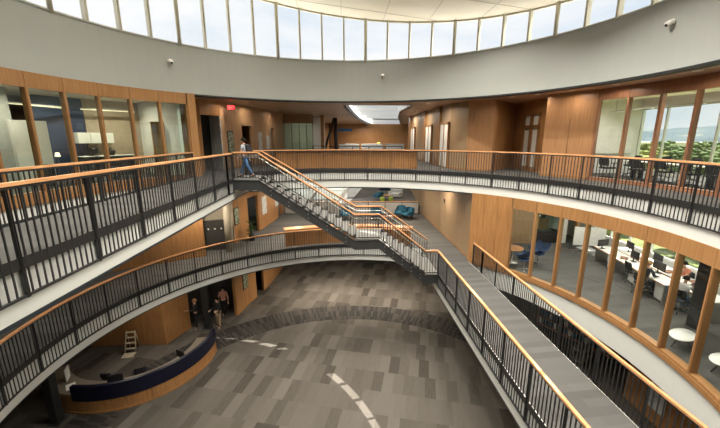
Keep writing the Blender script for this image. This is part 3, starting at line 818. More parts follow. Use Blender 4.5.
spots = [  # x, y, turn, label
 (10.75,13.45,-80,'black meeting chair nearest the whiteboard wall, on the walkway side of the table'),
 (11.3,12.6,-85,'black meeting chair second from the whiteboard wall, on the walkway side of the table'),
 (11.55,11.75,-90,'black meeting chair third from the whiteboard wall, on the walkway side of the table'),
 (11.7,10.95,-95,'black meeting chair fourth from the whiteboard wall, on the walkway side of the table'),
 (11.7,10.1,-80,'black meeting chair fifth from the whiteboard wall, on the walkway side of the table'),
 (12.75,14.55,85,'black meeting chair nearest the whiteboard wall, on the window side of the table'),
 (13.2,13.6,95,'black meeting chair second from the whiteboard wall, on the window side of the table'),
 (13.3,12.5,90,'black meeting chair third from the whiteboard wall, on the window side of the table'),
 (13.3,11.4,92,'black meeting chair fourth from the whiteboard wall, on the window side of the table')]
for i, (x, y, rz, lab) in enumerate(spots):
    if i == 0: o = ch; o.location = (x,y,F3); o.rotation_euler = (0,0,radians(rz)); o['label'] = lab; o['group'] = G3
    else: copy_tree(ch, (x,y,F3), radians(rz), lab, G3)
for i, (x, y, rz, lab) in enumerate([(12.0,12.75,-100,'empty black office chair tucked at the desks left of the woman in black'),
                                     (11.42,11.62,-75,'black office chair carrying the person in the black shirt'),
                                     (11.55,10.25,-70,'black office chair carrying the dark-haired person in white'),
                                     (13.0,11.6,100,'black office chair carrying the person in the orange top')]):
    copy_tree(ch, (x,y,F2), radians(rz), lab, 'black desk chairs of the middle level office')

# meeting table
t = thing('meeting_table', 'long pale meeting table among the black chairs on the top level', 'table', (12.3,12.2,F3))
MB().rbox((0,0,.72), (1.0,4.6,.04), .25).build('tabletop', 'white_plastic', t)
for y in (-1.5, 1.5): MB().rbox((0,y,.35), (.5,.08,.70), .02).build('leg', 'black_plastic', t)
for i, (x, y) in enumerate([(12.1,11.2),(12.2,11.45),(12.25,11.75),(12.1,12.0)]):
    o = MB().rbox((0,0,.05), (.14,.12,.10), .02).build('paper_box', 'yellow_paint'); o.location = (x,y,F3+.74)
    tag(o, 'small yellow box on the meeting table, %s from the front' % ORD[i], 'box', 'yellow boxes on the meeting table')
# whiteboard wall and window wall of the right-hand offices
struct('wall_meeting_end', MB().seg((9.6,15.9),(14,15.9), F3, CEIL, .12), 'pale_wall', 'pale end wall of the top level meeting room', 'wall')
t = thing('whiteboard', 'wide whiteboard on the end wall of the top level meeting room', 'whiteboard', (12.0,15.87,F3+.95))
MB().box(-1.7,1.7,-.02,0,.0,1.25).build('panel', 'white_plastic', t); MB().box(-1.7,1.7,-.09,0,-.03,0).build('tray', 'brushed_metal', t)
struct('ceiling_meeting', MB().arc(10.85, 14.0, 56, 116, 11.80, 11.86, 20), 'ceiling_cream', 'pale ceiling of the top level meeting room', 'ceiling')
struct('ceiling_office_right', MB().arc(9.2, 15.0, 55, 122, F3-.93, F3-.91, 20), 'pale_wall', 'pale ceiling of the middle level office', 'ceiling')
def window_wall(name, label, x, ys, z0, zs, zh, z1, fm, wallm='pale_wall'):
    mb = MB(); mb.box(x, x+.2, ys[0], ys[-1], z0, zs); mb.box(x, x+.2, ys[0], ys[-1], zh, z1)
    struct('wall_right', mb, wallm, label.replace('windows', 'outer wall under and over the windows'), 'wall')
    w = thing(name, label, 'window', (x, ys[0], zs), kind='structure')
    for y in ys: wb(MB().box(x+.03,x+.13,y-.03,y+.03,zs,zh), 'mullion', fm, w)
    for z in (zs+.03, zh-.04): wb(MB().box(x+.03,x+.13,ys[0],ys[-1],z-.04,z+.04), 'rail', fm, w)
    for a, b in zip(ys, ys[1:]):
        m = MB(); m.add([(x+.08,a,zs),(x+.08,b,zs),(x+.08,b,zh),(x+.08,a,zh)], [(0,1,2,3)]); wb(m, 'pane', 'glass_clear', w)
window_wall('window_8', 'wide windows of the top level meeting room with hills outside', 14.0, [-3,-1,1.5,4,6,8.2,10.35,12.5,14.65,15.9], F3, F3+.15, 11.5, 12.9, 'brushed_metal')
window_wall('window_9', 'row of windows above the desks of the middle level office', 14.0, [-3,0,2,4,5.5,7,8.2,9.4,10.6,11.8,13.0,14.2,15.4,16.6,17.8], 0, F2+.72, F2+2.6, F3, 'white_plastic')
struct('wall_right', MB().box(14,14.2,15.9,BY1,F3,12.9).box(14,14.2,17.8,BY1,0,F3), 'pale_wall', 'outer wall on the right beyond the offices', 'wall')
# ceiling lamps of the offices
def pendant(label, p, q, r=.035, drop=.6, lit='lamp_warm'):
    c = ((Vector(p)+Vector(q))/2); t = thing('pendant_lamp', label, 'lamp', tuple(c))
    m = MB(); m.bar([p, q], .09, .05); wb(m, 'housing', 'brushed_metal', t)
    m = MB(); m.bar([Vector(p)-Vector((0,0,.03)), Vector(q)-Vector((0,0,.03))], .07, .012); wb(m, 'diffuser', lit, t)
    for k in (.08,.92):
        w = Vector(p).lerp(Vector(q), k); wb(MB().tube([w, w+Vector((0,0,drop))], .006, 6), 'cable', 'dark_steel', t)
    return t
pendant('slim linear pendant lamp over the meeting table', (12.2,15.6,11.32), (12.2,11.4,11.32), drop=.48, lit='white_plastic')
pendant('linear pendant lamp nearest the near end of the top left office', (-11.6,12.6,11.35), (-11.2,14.9,11.35), drop=.45)
pendant('linear pendant lamp near the kitchenette in the top left office', (-10.9,15.4,11.35), (-9.6,16.9,11.35), drop=.45)

# ---------------------------------------------------------------- top left office contents
def c_on(r, a, z): return (*pol(r, a), z)
t = thing('wall_cabinet', 'pale wall cabinet over the kitchenette in the top left office', 'cabinet', c_on(12.7,-58.2,F3+1.45), radians(57.5))
for k in range(3): MB().rbox((-.45+.45*k,0,.2), (.44,.35,.44), .01).build('door', 'pale_wall', t)
MB().box(-.68,.68,-.15,.15,-.02,.42).build('body', 'pale_wall', t)
t = thing('kitchen_counter', 'dark counter with a pale worktop in the top left office', 'counter', c_on(12.5,-57,F3), radians(57.5))
MB().rbox((0,0,.43), (2.0,.6,.86), .01).build('body', 'dark_room', t); MB().rbox((0,0,.88), (2.06,.64,.04), .02).build('worktop', 'pale_wall', t)
t = thing('coffee_machine', 'black coffee machine on the kitchenette counter', 'coffee machine', c_on(12.4,-59.5,F3+.90), radians(60))
MB().rbox((0,0,.17), (.28,.34,.34), .04).build('body', 'black_plastic', t); MB().rbox((0,-.2,.02), (.22,.14,.04), .02).build('drip_tray', 'brushed_metal', t); MB().lathe([(.05,.0),(.055,.10),(.05,.11)], (0,-.2,.04), 12).build('jug', 'glass_clear', t)
t = thing('toaster', 'round dark kettle on the kitchenette counter beside the coffee machine', 'kettle', c_on(12.4,-56.2,F3+.90), 0)
t.name = 'kettle'
MB().lathe([(.10,0),(.13,.05),(.13,.2),(.06,.3)], n=16).build('body', 'black_plastic', t); MB().tube([(.12,0,.08),(.2,0,.14),(.12,0,.24)], .015).build('handle', 'black_plastic', t)
t = thing('side_desk', 'dark desk inside the top left office', 'desk', c_on(10.9,-68.5,F3), radians(70))
MB().rbox((0,0,.72), (1.5,.7,.04), .02).build('tabletop', 'dark_room', t)
for x in (-.68,.68): MB().rbox((x,0,.35), (.05,.6,.70), .01).build('leg', 'black_plastic', t)
t = thing('desk_lamp', 'small glowing lamp on the dark desk in the top left office', 'lamp', c_on(10.9,-69.5,F3+.74))
MB().lathe([(.08,0),(.08,.02),(.012,.03),(.012,.28)], n=12).build('base', 'dark_steel', t); MB().lathe([(.09,.26),(.055,.40)], n=14).build('lamp_shade', 'lamp_small', t)
copy_tree(ch, c_on(10.1,-68,F3), radians(200), 'black office chair at the dark desk in the top left office', 'black chair of the left office')
copy_tree(ch, c_on(10.6,-60,F3), radians(150), 'black office chair in front of the kitchenette in the top left office', 'black chair of the left office')
d = thing('door_1', 'pale door with timber frame at the end of the top left office', 'door', (*pol(10.6,-48.6), F3), radians(42), kind='structure')
MB().box(-.45,.45,-.03,.03,0,2.25).build('leaf', 'wood_pale', d); MB().box(-.52,-.45,-.05,.05,0,2.35).box(.45,.52,-.05,.05,0,2.35).box(-.52,.52,-.05,.05,2.25,2.35).build('frame', 'wood_frame', d); MB().tube([(.36,-.03,1.0),(.36,-.09,1.0),(.25,-.09,1.0)], .012).build('handle', 'brushed_metal', d)

# ---------------------------------------------------------------- wall things, back left
def on_w(i, t, off=.0):
    """point on the back-left wall, its direction angle"""
    p, q = Vector(W[i]), Vector(W[i+1]); d = (q-p).normalized(); n = Vector((d.y,-d.x))
    return p.lerp(q, t) + n*off, atan2(d.y, d.x)
def framed(name, label, i, t_, z, w, h, inner, cat='picture'):
    p, a = on_w(i, t_, .0); t = thing(name, label, cat, (p.x, p.y, z), a)
    m = MB(); m.box(-w/2,w/2,-.035,0,-h/2,h/2); m.build('frame', 'dark_steel', t)
    m = MB(); m.box(-w/2+.05,w/2-.05,-.045,-.03,-h/2+.05,h/2-.05); m.build('print', inner, t)
    return t
# picture prints: soft green and grey landscape tones
m_, nt_, b_, o_ = new_mat('landscape_print')
nz_ = N(nt_, 'ShaderNodeTexNoise', Scale=4.0, Detail=4.0); nt_.links.new(coord(nt_, (1,1,2)), nz_.inputs['Vector'])
nt_.links.new(ramp(nt_, nz_.outputs[0], [(.3, (.05,.07,.04)), (.5, (.20,.24,.15)), (.65, (.5,.52,.45))]), b_.inputs['Base Color'])
framed('picture_frame', 'black framed landscape picture on the top level wall left of the walking person', 0, .55, F3+1.45, .62, 1.15, 'landscape_print')
framed('picture_frame', 'black framed landscape picture on the middle level wall beside the plant', 0, .52, F2+1.55, .55, 1.0, 'landscape_print')
framed('picture_frame', 'black framed landscape picture on the ground floor wall behind the people', 0, .80, F1+1.75, .62, 1.15, 'landscape_print')
def poster(label, i, t_, z, w, h):
    p, a = on_w(i, t_); t = tag(MB().box(-w/2,w/2,-.02,0,-h/2,h/2).build('poster', 'poster_paper'), label, 'poster'); t.location = (p.x,p.y,z); t.rotation_euler = (0,0,a)
poster('tall white poster right of the dark doorway on the top level wall', 2, .30, F3+1.35, .62, 1.3)
poster('smaller white notice beside the tall poster on the top level wall', 2, .78, F3+1.35, .62, .9)
poster('pale poster right of the dark doorway on the middle level wall', 2, .30, F2+1.5, .8, 1.2)
poster('pale poster furthest along the middle level wall under the staircase', 3, .15, F2+1.5, .8, 1.1)
# dark panel with three round lights, middle level recess
t = thing('light_panel', 'dark panel with three small round lights in the middle level recess', 'panel', (-6.85,17.95,F2), radians(12))
MB().box(-.65,.6,-.04,.04,0,1.65).build('board', 'dark_room', t)
for k in range(3):
    MB().lathe([(.05,0),(.045,.02),(.02,.03)], n=12).build('lamp', 'pale_wall', t)
    t.children[-1].rotation_euler = (radians(90),0,0); t.children[-1].location = (-.32+.32*k,-.04,1.18)
# plant
t = thing('potted_plant', 'dark potted plant standing by the middle level doorway', 'plant', (-5.40,19.6,F2))
MB().lathe([(.14,0),(.18,.35),(.16,.36)], n=14).build('pot', 'black_plastic', t)
m = MB(); rnd = random.Random(3)
for k in range(46):
    a, h, l = rnd.uniform(0,6.28), rnd.uniform(.35,1.15), rnd.uniform(.18,.34)
    b = Vector((.04*cos(a), .04*sin(a), h)); e = b + Vector((l*cos(a), l*sin(a), rnd.uniform(-.02,.18))); s = Vector((-sin(a), cos(a), 0))*.045
    m.add([b, b.lerp(e,.5)+s+Vector((0,0,.04)), e, b.lerp(e,.5)-s+Vector((0,0,.04))], [(0,1,2,3)])
m.build('foliage', 'leaf_green', t); MB().tube([(0,0,.3),(.02,0,.8),(0,.02,1.2)], .015).build('stem', 'bark', t)
# exit sign
t = thing('exit_sign', 'red lit exit sign hanging from the top level soffit', 'exit sign', (-5.7,18.6,CEIL-.30))
MB().box(-.17,.17,-.03,.03,-.10,.10).build('housing', 'red_plastic', t); MB().lathe([(.012,.11),(.012,.30)], n=8).build('stem', 'dark_steel', t)
t.rotation_euler = (0,0,radians(18))
def letter(mb, ch_, x, y, z, s):
    def st(x0,x1,z0,z1): mb.box(x+x0*s, x+x1*s, y-.004, y, z+z0*s, z+z1*s)
    if ch_ == 'E': st(0,.15,0,1); st(0,.6,0,.15); st(0,.5,.43,.57); st(0,.6,.85,1)
    if ch_ == 'I': st(.22,.38,0,1)
    if ch_ == 'T': st(.22,.38,0,1); st(0,.6,.85,1)
    if ch_ == 'X':
        for sg in (1,-1):
            mb.obox((x+.3*s, y-.002, z+.5*s), (.15*s,.004,1.15*s), M=Matrix.Rotation(sg*radians(29), 3, 'Y'))
m = MB()
for k, c in enumerate('EXIT'): letter(m, c, -.155+.083*k, -.03, -.07, .14*.75/.75 if False else .10)
m.build('letters', 'exit_red', t)
# security cameras on the drum
for a_px, z, lab in ((-49.6,13.14,'white dome security camera on the left of the curved wall band'),(13.0,13.17,'white dome security camera at the middle of the curved wall band'),(86.2,13.21,'white security camera on the right of the curved wall band')):
    t = thing('security_camera', lab, 'camera', (*pol(8.99,a_px), z), -radians(a_px), group='cameras on the curved wall band')
    MB().rbox((0,-.05,.0), (.16,.10,.12), .03).build('bracket', 'white_plastic', t); MB().ball((0,-.14,-.05), .085, 14, 8, sz=.9).build('dome', 'white_plastic', t); MB().ball((0,-.19,-.08), .045, 10, 6).build('lens', 'black_plastic', t)
# recessed downlights: some seen, others added to brighten dim levels
LIGHTS = []
def downlight(label, x, y, z, power, spot=True, group='recessed downlights', r=.09, col=(1,.88,.72)):
    t = thing('downlight', label, 'lamp', (x,y,z), group=group)
    MB().lathe([(r,-.012),(r+.03,-.012),(r+.03,0),(r,0)], n=16).build('trim_ring', 'white_plastic', t); MB().lathe([(r-.005,-.004),(.002,-.004)], n=14).build('lens', 'lamp_white', t)
    LIGHTS.append((x,y,z,power,col))
L3L = [(-5.66,18.36,'first from the exit sign on the left'),(-5.19,20.7,'second from the exit sign on the left'),(-4.42,24.5,'third from the exit sign on the left'),(-2.55,18.7,'left of the skylight, near the curved wall band'),(-1.38,24.3,'left of the skylight, before the glass room')]
for x,y,l in L3L: downlight('recessed downlight in the top level soffit, '+l, x,y,CEIL,12)
for i,(x,y) in enumerate([(7.72,15.9),(8.4,15.0),(9.0,13.68),(9.6,12.2),(9.85,9.6)]): downlight('recessed downlight in the right-hand soffit of the top level, %s from the door recess' % ORD[i], x,y,CEIL,13)
for i,(x,y) in enumerate([(4.6,19),(4.9,23.5),(5.2,28)]): downlight('recessed downlight right of the skylight, %s from the atrium' % ORD[i], x,y,CEIL,55)
for i,(x,y) in enumerate([(-6.8,15.4+.8),(-3.5,19.3),(0,20),(2.8,21.5),(5.2,19.6),(-3.2,23.6),(0.5,24.4),(4.2,24.2)]): downlight('recessed downlight over the middle level lounge, %s from the left recess' % ORD[i], x,y,F3-.90,85)  # unseen lamps added to brighten the middle level
for i,(x,y) in enumerate([(-9.6,13.9),(-8.2,14.9),(-7.0,16.0)]): downlight('recessed downlight over the reception desk, %s from the black column' % ORD[i], x,y,F2-.90,11)  # unseen lamps added to light the reception area
for i,(x,y) in enumerate([(-2.2,20.5),(0.3,21),(3.5,20)]): downlight('recessed downlight over the back of the ground floor, %s from the left' % ORD[i], x,y,F2-.90,140)  # unseen lamps added to lift the floor under the back edge
for i,(x,y) in enumerate([(10.2,12.5),(11.6,14.8),(11.4,9.6),(12.6,12.2),(10.3,16.5)]): downlight('recessed downlight in the middle level office, %s from the glazing' % ORD[i], x,y,F3-.93,40,col=(1,.93,.82))
for i,(x,y) in enumerate([(11.2,14.2),(11.6,10.4),(12.8,12.4)]): downlight('recessed downlight in the meeting room ceiling, %s from the whiteboard' % ORD[i], x,y,11.80,40,col=(1,.93,.82))
for i,(x,y) in enumerate([(-10.6,11.6),(-10.8,14.0),(-9.6,15.6)]): downlight('recessed downlight in the top left office ceiling, %s from the near end' % ORD[i], x,y,11.80,45)
k = 0
for r_, n_ in ((0,1),(3.0,6),(5.9,9)):
    for j in range(n_):
        x, y = pol(r_, 8+360*j/n_); k += 1
        downlight('recessed downlight in the cream atrium ceiling' + (', the one seen at the top of the view' if (r_ == 5.9 and j == 0) else ''), x, y, roof_z(x)-.03, (255 if x > 3 else 88) if r_ > 5 else 150, group='downlights of the atrium ceiling', col=(1,.94,.84))  # one lamp is seen; the others are added fill, stronger on the right
for x_, y_, l_ in ((-3.6,30.2,'inside the glass room'),(3.2,44,'before the far wall, right of the skylight'),(-1.0,37,'of the far lounge, left of the skylight'),(9.5,40,'of the far lounge, right of the skylight'),(-4,41,'before the far timber wall')): downlight('recessed downlight in the ceiling '+l_, x_,y_,CEIL,(16 if y_ < 31 else 170))  # added fill for the glass room and the far lounge walls
for x_, l_ in ((-3.6,'left'),(-1.0,'right')): downlight('recessed downlight washing the white wall behind the back window, '+l_+' one', x_,32.7,F3-.90,150,col=(1,.97,.92))  # added lamps that make the back window look daylit
for i_, (x_, y_) in enumerate([(2.5,30),(6.5,33),(3.0,37)]): downlight('recessed downlight over the far middle level lounge, %s beyond the back railing' % ORD[i_], x_, y_, F3-.90, 34)  # added fill over the lounge beyond the back railing
# small wall items
tag(MB().rbox((6.19,20.3,F2+2.15), (.04,.16,.2), .01).build('wall_box', 'black_plastic'), 'small dark box high on the pale timber wall of the middle level', 'wall box')
tag(MB().rbox((5.84,19.4,F3+1.9), (.04,.18,.18), .01).build('wall_box', 'red_plastic'), 'small red alarm box on the pale timber pier of the top level', 'alarm')
# glazed door in the recess (top right)
d = thing('door_2', 'timber door with tall glass lights in the top level recess', 'door', (9.5,17.25,F3), kind='structure')
mb = MB()
for y0, y1, z0, z1 in ((-.8,-.7,0,2.85),(.7,.8,0,2.85),(-.06,.06,0,2.85),(-.8,.8,2.75,2.85),(-.8,.8,2.1,2.2),(-.8,.8,0,.15)): mb.box(-.03,.04,y0,y1,z0,z1)
mb.build('frame', 'wood_frame', d)
for y0, y1, z0, z1 in ((-.7,-.06,.15,2.1),(.06,.7,.15,2.1),(-.7,-.06,2.2,2.75),(.06,.7,2.2,2.75)): MB().box(.0,.02,y0+.1,y1-.1,z0+.08,z1-.06).build('pane', 'pale_wall', d); MB().box(-.02,.03,y0,y1,z0,z0+.08).box(-.02,.03,y0,y0+.1,z0,z1).box(-.02,.03,y1-.1,y1,z0,z1).build('sash', 'wood_panel', d)
MB().tube([(-.04,-.12,.9),(-.09,-.12,.95),(-.09,-.12,1.25),(-.04,-.12,1.3)], .014).build('handle', 'dark_steel', d)

# ---------------------------------------------------------------- lounges
def make_armchair(label, mat):
    t = thing('armchair', label, 'armchair')
    MB().rbox((0,0,.38), (.74,.72,.18), .1).build('seat', mat, t)
    m = MB(); rings = []
    for z, w, y, th in ((.30,.74,-.30,.12),(.6,.80,-.34,.13),(.82,.66,-.40,.10),(.86,.5,-.41,.06)):
        ring = []
        for k in range(9): a = pi*(k/8); ring.append((-w/2*cos(a), y-th*.8*sin(a)+ (0 if 0<k<8 else .25), z))
        for k in range(9): a = pi*(1-k/8); ring.append((-(w/2-.07)*cos(a), y+.10-th*.6*sin(a)+(0 if 0<k<8 else .15), z))
        rings.append(ring)
    m.loft(rings); m.build('backrest', mat, t)
    for s in (-1,1): MB().rbox((s*.36,.02,.46), (.10,.62,.30), .05).build('armrest', mat, t)
    for x in (-.28,.28):
        for y in (-.28,.28): MB().lathe([(.018,0),(.025,.28)], (x,y,0), 8).build('leg', 'dark_steel', t)
    return t
ac = make_armchair('armchair', 'teal_fabric')
AG = 'teal armchairs of the middle level lounge'
for i, (x, y, rz, lab) in enumerate([(.15,24.7,200,'teal armchair beside the foot of the white brace, leftmost before the back railing'),
        (2.4,24.5,180,'teal armchair in the middle before the back railing, seen under the stair handrails'),
        (4.35,25.1,160,'teal armchair on the right before the back railing'),(4.75,24.55,120,'teal armchair in front of the right-hand teal armchair'),
        (3.4,32.6,40,'teal armchair beyond the back railing near the lime stools')]):
    if i == 0: ac.location = (x,y,F2); ac.rotation_euler = (0,0,radians(rz)); ac['label'] = lab; ac['group'] = AG
    else: copy_tree(ac, (x,y,F2), radians(rz), lab, AG)
def egg_chair(label, loc, rz):
    t = thing('lounge_chair', label, 'chair', loc, rz, group='blue shell chairs behind the glazing')
    m = MB(); rings = []
    for i in range(9):                    # shell: wide curved bowl rising to two wings
        v = i/8; y = .34-.72*v; z = .42 + .10*(1-v) + .46*v**2.2; w = .34+.10*sin(pi*v)
        rings.append([(w*cos(pi*k/8), y, z + (.24-.10*v)*(abs(cos(pi*k/8))**2)) for k in range(9)] + [(w*.88*cos(pi*(8-k)/8), y, z+.06+(.22-.10*v)*(abs(cos(pi*(8-k)/8))**2)) for k in range(9)])
    m.loft(rings); m.build('shell', 'blue_fabric', t)
    MB().rbox((0,.02,.50), (.5,.48,.08), .1).build('seat_cushion', 'blue_fabric', t)
    MB().lathe([(.025,.05),(.025,.42)], n=10).build('stem', 'brushed_metal', t)
    m = MB()
    for k in range(4): a = pi/4+pi/2*k; m.tube([(0,0,.06),(.3*cos(a),.3*sin(a),.015)], .018)
    m.build('star_base', 'brushed_metal', t)
egg_chair('blue shell chair nearest the timber wall behind the middle level glazing', (8.25,14.35,F2), radians(20))
egg_chair('blue shell chair with raised wing beside the round timber table', (9.35,15.15,F2), radians(110))
t = thing('round_table', 'round timber table between the two blue shell chairs', 'table', (8.15,15.35,F2))
MB().lathe([(.48,.70),(.5,.715),(.5,.735),(.48,.745)], n=32).build('tabletop', 'wood_rail', t); MB().lathe([(.3,0),(.3,.02),(.04,.05),(.04,.70)], n=16).build('pedestal', 'brushed_metal', t)
for i, (x, y) in enumerate([(3.75,31.9),(4.55,31.9)]):
    t = thing('stool', 'lime green round stool beyond the back railing, %s' % ('left of the timber table' if i == 0 else 'right of the timber table'), 'stool', (x,y,F2), group='lime stools')
    MB().lathe([(.2,.0),(.22,.04),(.22,.36),(.2,.40)], n=18).build('seat', 'lime_fabric', t); MB().lathe([(.16,-.0),(.16,.02)], n=12).build('base', 'dark_steel', t)
t = thing('coffee_table', 'timber coffee table beyond the back railing among the lime stools', 'table', (4.25,33.1,F2))
MB().rbox((0,0,.40), (.9,.6,.05), .1).build('tabletop', 'wood_rail', t)
for x in (-.35,.35):
    for y in (-.2,.2): MB().lathe([(.02,0),(.02,.38)], (x,y,0), 8).build('leg', 'dark_steel', t)
def sofa(label, loc, rz, mat, w=1.6):
    t = thing('sofa', label, 'sofa', loc, rz)
    MB().rbox((0,0,.28), (w,.8,.36), .08).build('seat', mat, t); MB().rbox((0,-.34,.58), (w,.18,.5), .08).build('backrest', mat, t)
    for s in (-1,1): MB().rbox((s*(w/2-.08),.02,.42), (.16,.76,.4), .06).build('armrest', mat, t)
    for x in (-w/2+.12,w/2-.12):
        for y in (-.3,.3): MB().lathe([(.025,0),(.025,.12)], (x,y,0), 8).build('leg', 'dark_steel', t)
sofa('grey sofa beyond the back railing, right of the timber coffee table', (5.3,34.0,F2), radians(150), 'grey_wall', 1.3)
sofa('navy sofa furthest away in the middle level lounge', (5.2,39.3,F2), 0, 'blue_fabric', 2.0)
t = thing('coffee_table', 'low dark table with a white magazine in front of the back railing', 'table', (3.3,24.0,F2))
MB().rbox((0,0,.36), (.9,.5,.05), .04).build('tabletop', 'wood_red', t)
for x in (-.36,.36): MB().rbox((x,0,.17), (.05,.44,.34), .01).build('leg', 'dark_steel', t)
o = MB().rbox((0,0,.01), (.3,.22,.02), .01).build('magazine', 'white_plastic'); o.location = (3.35,24.0,F2+.386); o.rotation_euler = (0,0,.5)
tag(o, 'white magazine lying on the low dark table', 'magazine')
o = MB().rbox((0,0,.2), (.7,.35,.4), .1).build('bench_bag', 'teal_fabric'); o.location = (-1.4,27.7,F2); o.name = 'footstool'
tag(o, 'light teal footstool under the white brace', 'footstool')
# white diagonal braces before the bright window
for p, q, lab in (((-1.05,27.5,F2),(1.45,27.5,F3-.9),'long white steel brace rising to the right before the bright window'),((-2.9,27.9,F2+.55),(-1.0,27.9,F3-.9),'white steel brace left of the long brace before the bright window')):
    t = tag(MB().tube([p,q], .11, 14).build('steel_brace', 'white_plastic'), lab, 'brace', kind='structure')
# top level lounge: black column with diagonal, blue sign, low white cabinets, far person
t = MB().tube([(-.62,33,F3),(-.62,33,CEIL)], .16, 14).tube([(-1.9,33,F3),(-.75,33,CEIL)], .12, 12)
struct('column_brace', t, 'column_black', 'black column with a slanting black brace in the top level lounge', 'column')
tag(MB().box(-.4,.9,32.6,32.66,10.75,11.0).build('hanging_sign', 'blue_sign'), 'blue hanging sign beside the black braced column', 'sign')
for i, (x0, x1, y) in enumerate([(-3.6,-2.2,33),(-.35,1.6,34),(1.9,4.0,34.5),(4.3,6.2,35)]):
    t = thing('low_cabinet', 'low white cabinet in the top level lounge, %s from the glass room' % ORD[i], 'cabinet', ((x0+x1)/2,y,F3), group='low white cabinets under the skylight')
    w = x1-x0; MB().rbox((0,0,.5), (w,.5,1.0), .02).build('body', 'white_plastic', t); MB().rbox((0,0,1.04), (w+.06,.56,.06), .02).build('top', 'pale_wall', t)
    for s in (-1,1): MB().box(s*w/4-w*.23,s*w/4+w*.23,-.27,-.25,.06,.94).build('door', 'white_plastic', t)
o = MB().ball((0,0,.09), .16, 12, 8, sz=.6).build('cushion', 'yellow_paint'); o.location = (3.55,34.45,F3+1.075); tag(o, 'yellow cushion on a low white cabinet under the skylight', 'cushion')

# ---------------------------------------------------------------- middle level office desks
def desk(label, loc, rz, ped=True, grp='white desks of the middle level office'):
    t = thing('desk', label, 'desk', loc, rz, group=grp)
    MB().rbox((0,0,.725), (1.5,.72,.03), .02).build('tabletop', 'white_plastic', t); MB().box(-.75,.75,-.375,-.36,.71,.74).build('edge_strip', 'wood_rail', t)
    for x in (-.7,.7): MB().rbox((x,0,.35), (.05,.6,.70), .01).build('leg', 'brushed_metal', t)
    if ped:
        p = MB().rbox((.48,.02,.36), (.42,.55,.62), .015).build('pedestal', 'white_plastic', t)
        for z in (.16,.36,.56): MB().box(.28,.68,-.27,-.255,z-.09,z+.09).build('drawer', 'white_plastic', p)
    return t
DA = -98
for i, (x, y, lab, ped) in enumerate([(12.25,14.55,'white desk nearest the back wall, with the pedestal facing the walkway',True),(11.95,13.05,'white desk second from the back wall on the walkway side',True),(11.7,11.55,'white desk in front of the person in the black shirt',True),
        (12.0,10.2,'white desk in front of the dark-haired person in white',False),(13.0,14.4,'white desk nearest the back wall on the window side',False),(12.75,12.9,'white desk second from the back wall on the window side',False),(12.5,11.4,'white desk before the person in the orange top',False)]):
    desk(lab, (x+.25,y,F2), radians(DA), ped)
def monitor(label, loc, rz, w=.52):
    t = thing('monitor', label, 'monitor', loc, rz, group='desk monitors')
    MB().rbox((0,0,.30), (w,.035,.32), .01).build('screen', 'black_plastic', t); MB().rbox((0,.03,.12), (.05,.02,.22), .008).build('stem', 'black_plastic', t); MB().rbox((0,.02,.008), (.22,.18,.016), .03).build('foot', 'black_plastic', t)
monitor('black monitor on the desk nearest the back wall', (12.35,14.95,F2+.74), radians(10), .62)
monitor('black monitor on the second desk of the walkway row', (12.4,13.2,F2+.74), radians(80))
monitor('black monitor facing the person in the black shirt', (12.3,11.95,F2+.74), radians(82), .62)
monitor('black monitor on the window-side desk nearest the back wall', (13.3,14.5,F2+.74), radians(80))
monitor('black monitor on the window-side desk behind the woman in black', (13.05,12.8,F2+.74), radians(80))
for i, (x,y) in enumerate([(12.75,12.0),(12.95,13.5),(12.3,13.6),(12.8,11.0),(12.45,10.5)]):
    o = MB().rbox((0,0,.02), (.34,.26,.04), .01).build('tray', 'wood_red'); o.location = (x,y,F2+.741); o.rotation_euler = (0,0,.4*i)
    o.name = 'paper_tray'; tag(o, 'brown paper tray on the white desks, %s from the dark-haired person' % ORD[[2,4,3,1,0][i]], 'tray', 'brown trays on the desks')
struct('column_black', MB().rbox((11.2,9.3,F2+1.68), (.36,.36,3.36), .03), 'column_black', 'black column inside the middle level office near the glazing', 'column')
# back of that office: timber wall, green glass screen, white jamb, red post, whiteboard
struct('wall_office_back', MB().box(9.0,11.0,18.3,18.45,F2,F3-.9), 'wood_pale', 'timber back wall of the middle level office', 'wall')
gs = thing('glass_screen', 'green glass screen over a dark low cabinet in the middle level office', 'partition', (11.75,18.3,F2), kind='structure')
wb(MB().box(11.0,12.45,18.32,18.34,F2+.7,F3-.9), 'pane', 'glass_green', gs); wb(MB().box(11.0,12.5,18.28,18.38,F3-1.0,F3-.9).box(12.42,12.5,18.28,18.38,F2,F3-.9), 'frame', 'wood_frame', gs); wb(MB().rbox((11.72,18.5,F2+.34), (1.4,.45,.68), .02), 'cabinet', 'black_plastic', gs)
struct('wall_office_jamb', MB().box(12.5,12.75,18.2,18.5,F2,F3-.9), 'pale_wall', 'white jamb of the opening in the middle level office', 'wall')
struct('trim_19', MB().box(13.3,13.48,18.2,18.4,F2,F3-.9), 'wood_frame', 'reddish timber post of the opening in the middle level office', 'post')
struct('wall_copy_room', MB().box(9,14,21.5,21.6,F2,F3-.9), 'pale_wall', 'white wall of the room beyond the middle level office', 'wall')
t = thing('sideboard', 'timber sideboard in the bright room beyond the middle level office', 'sideboard', (12.7,20.8,F2))
MB().rbox((0,0,.45), (.9,.5,.9), .02).build('body', 'wood_rail', t); MB().rbox((0,0,1.05), (.5,.4,.3), .03).build('printer', 'black_plastic', t)
t = thing('mobile_whiteboard', 'white mobile whiteboard on a stand by the desks', 'whiteboard', (12.9,16.6,F2), radians(-12))
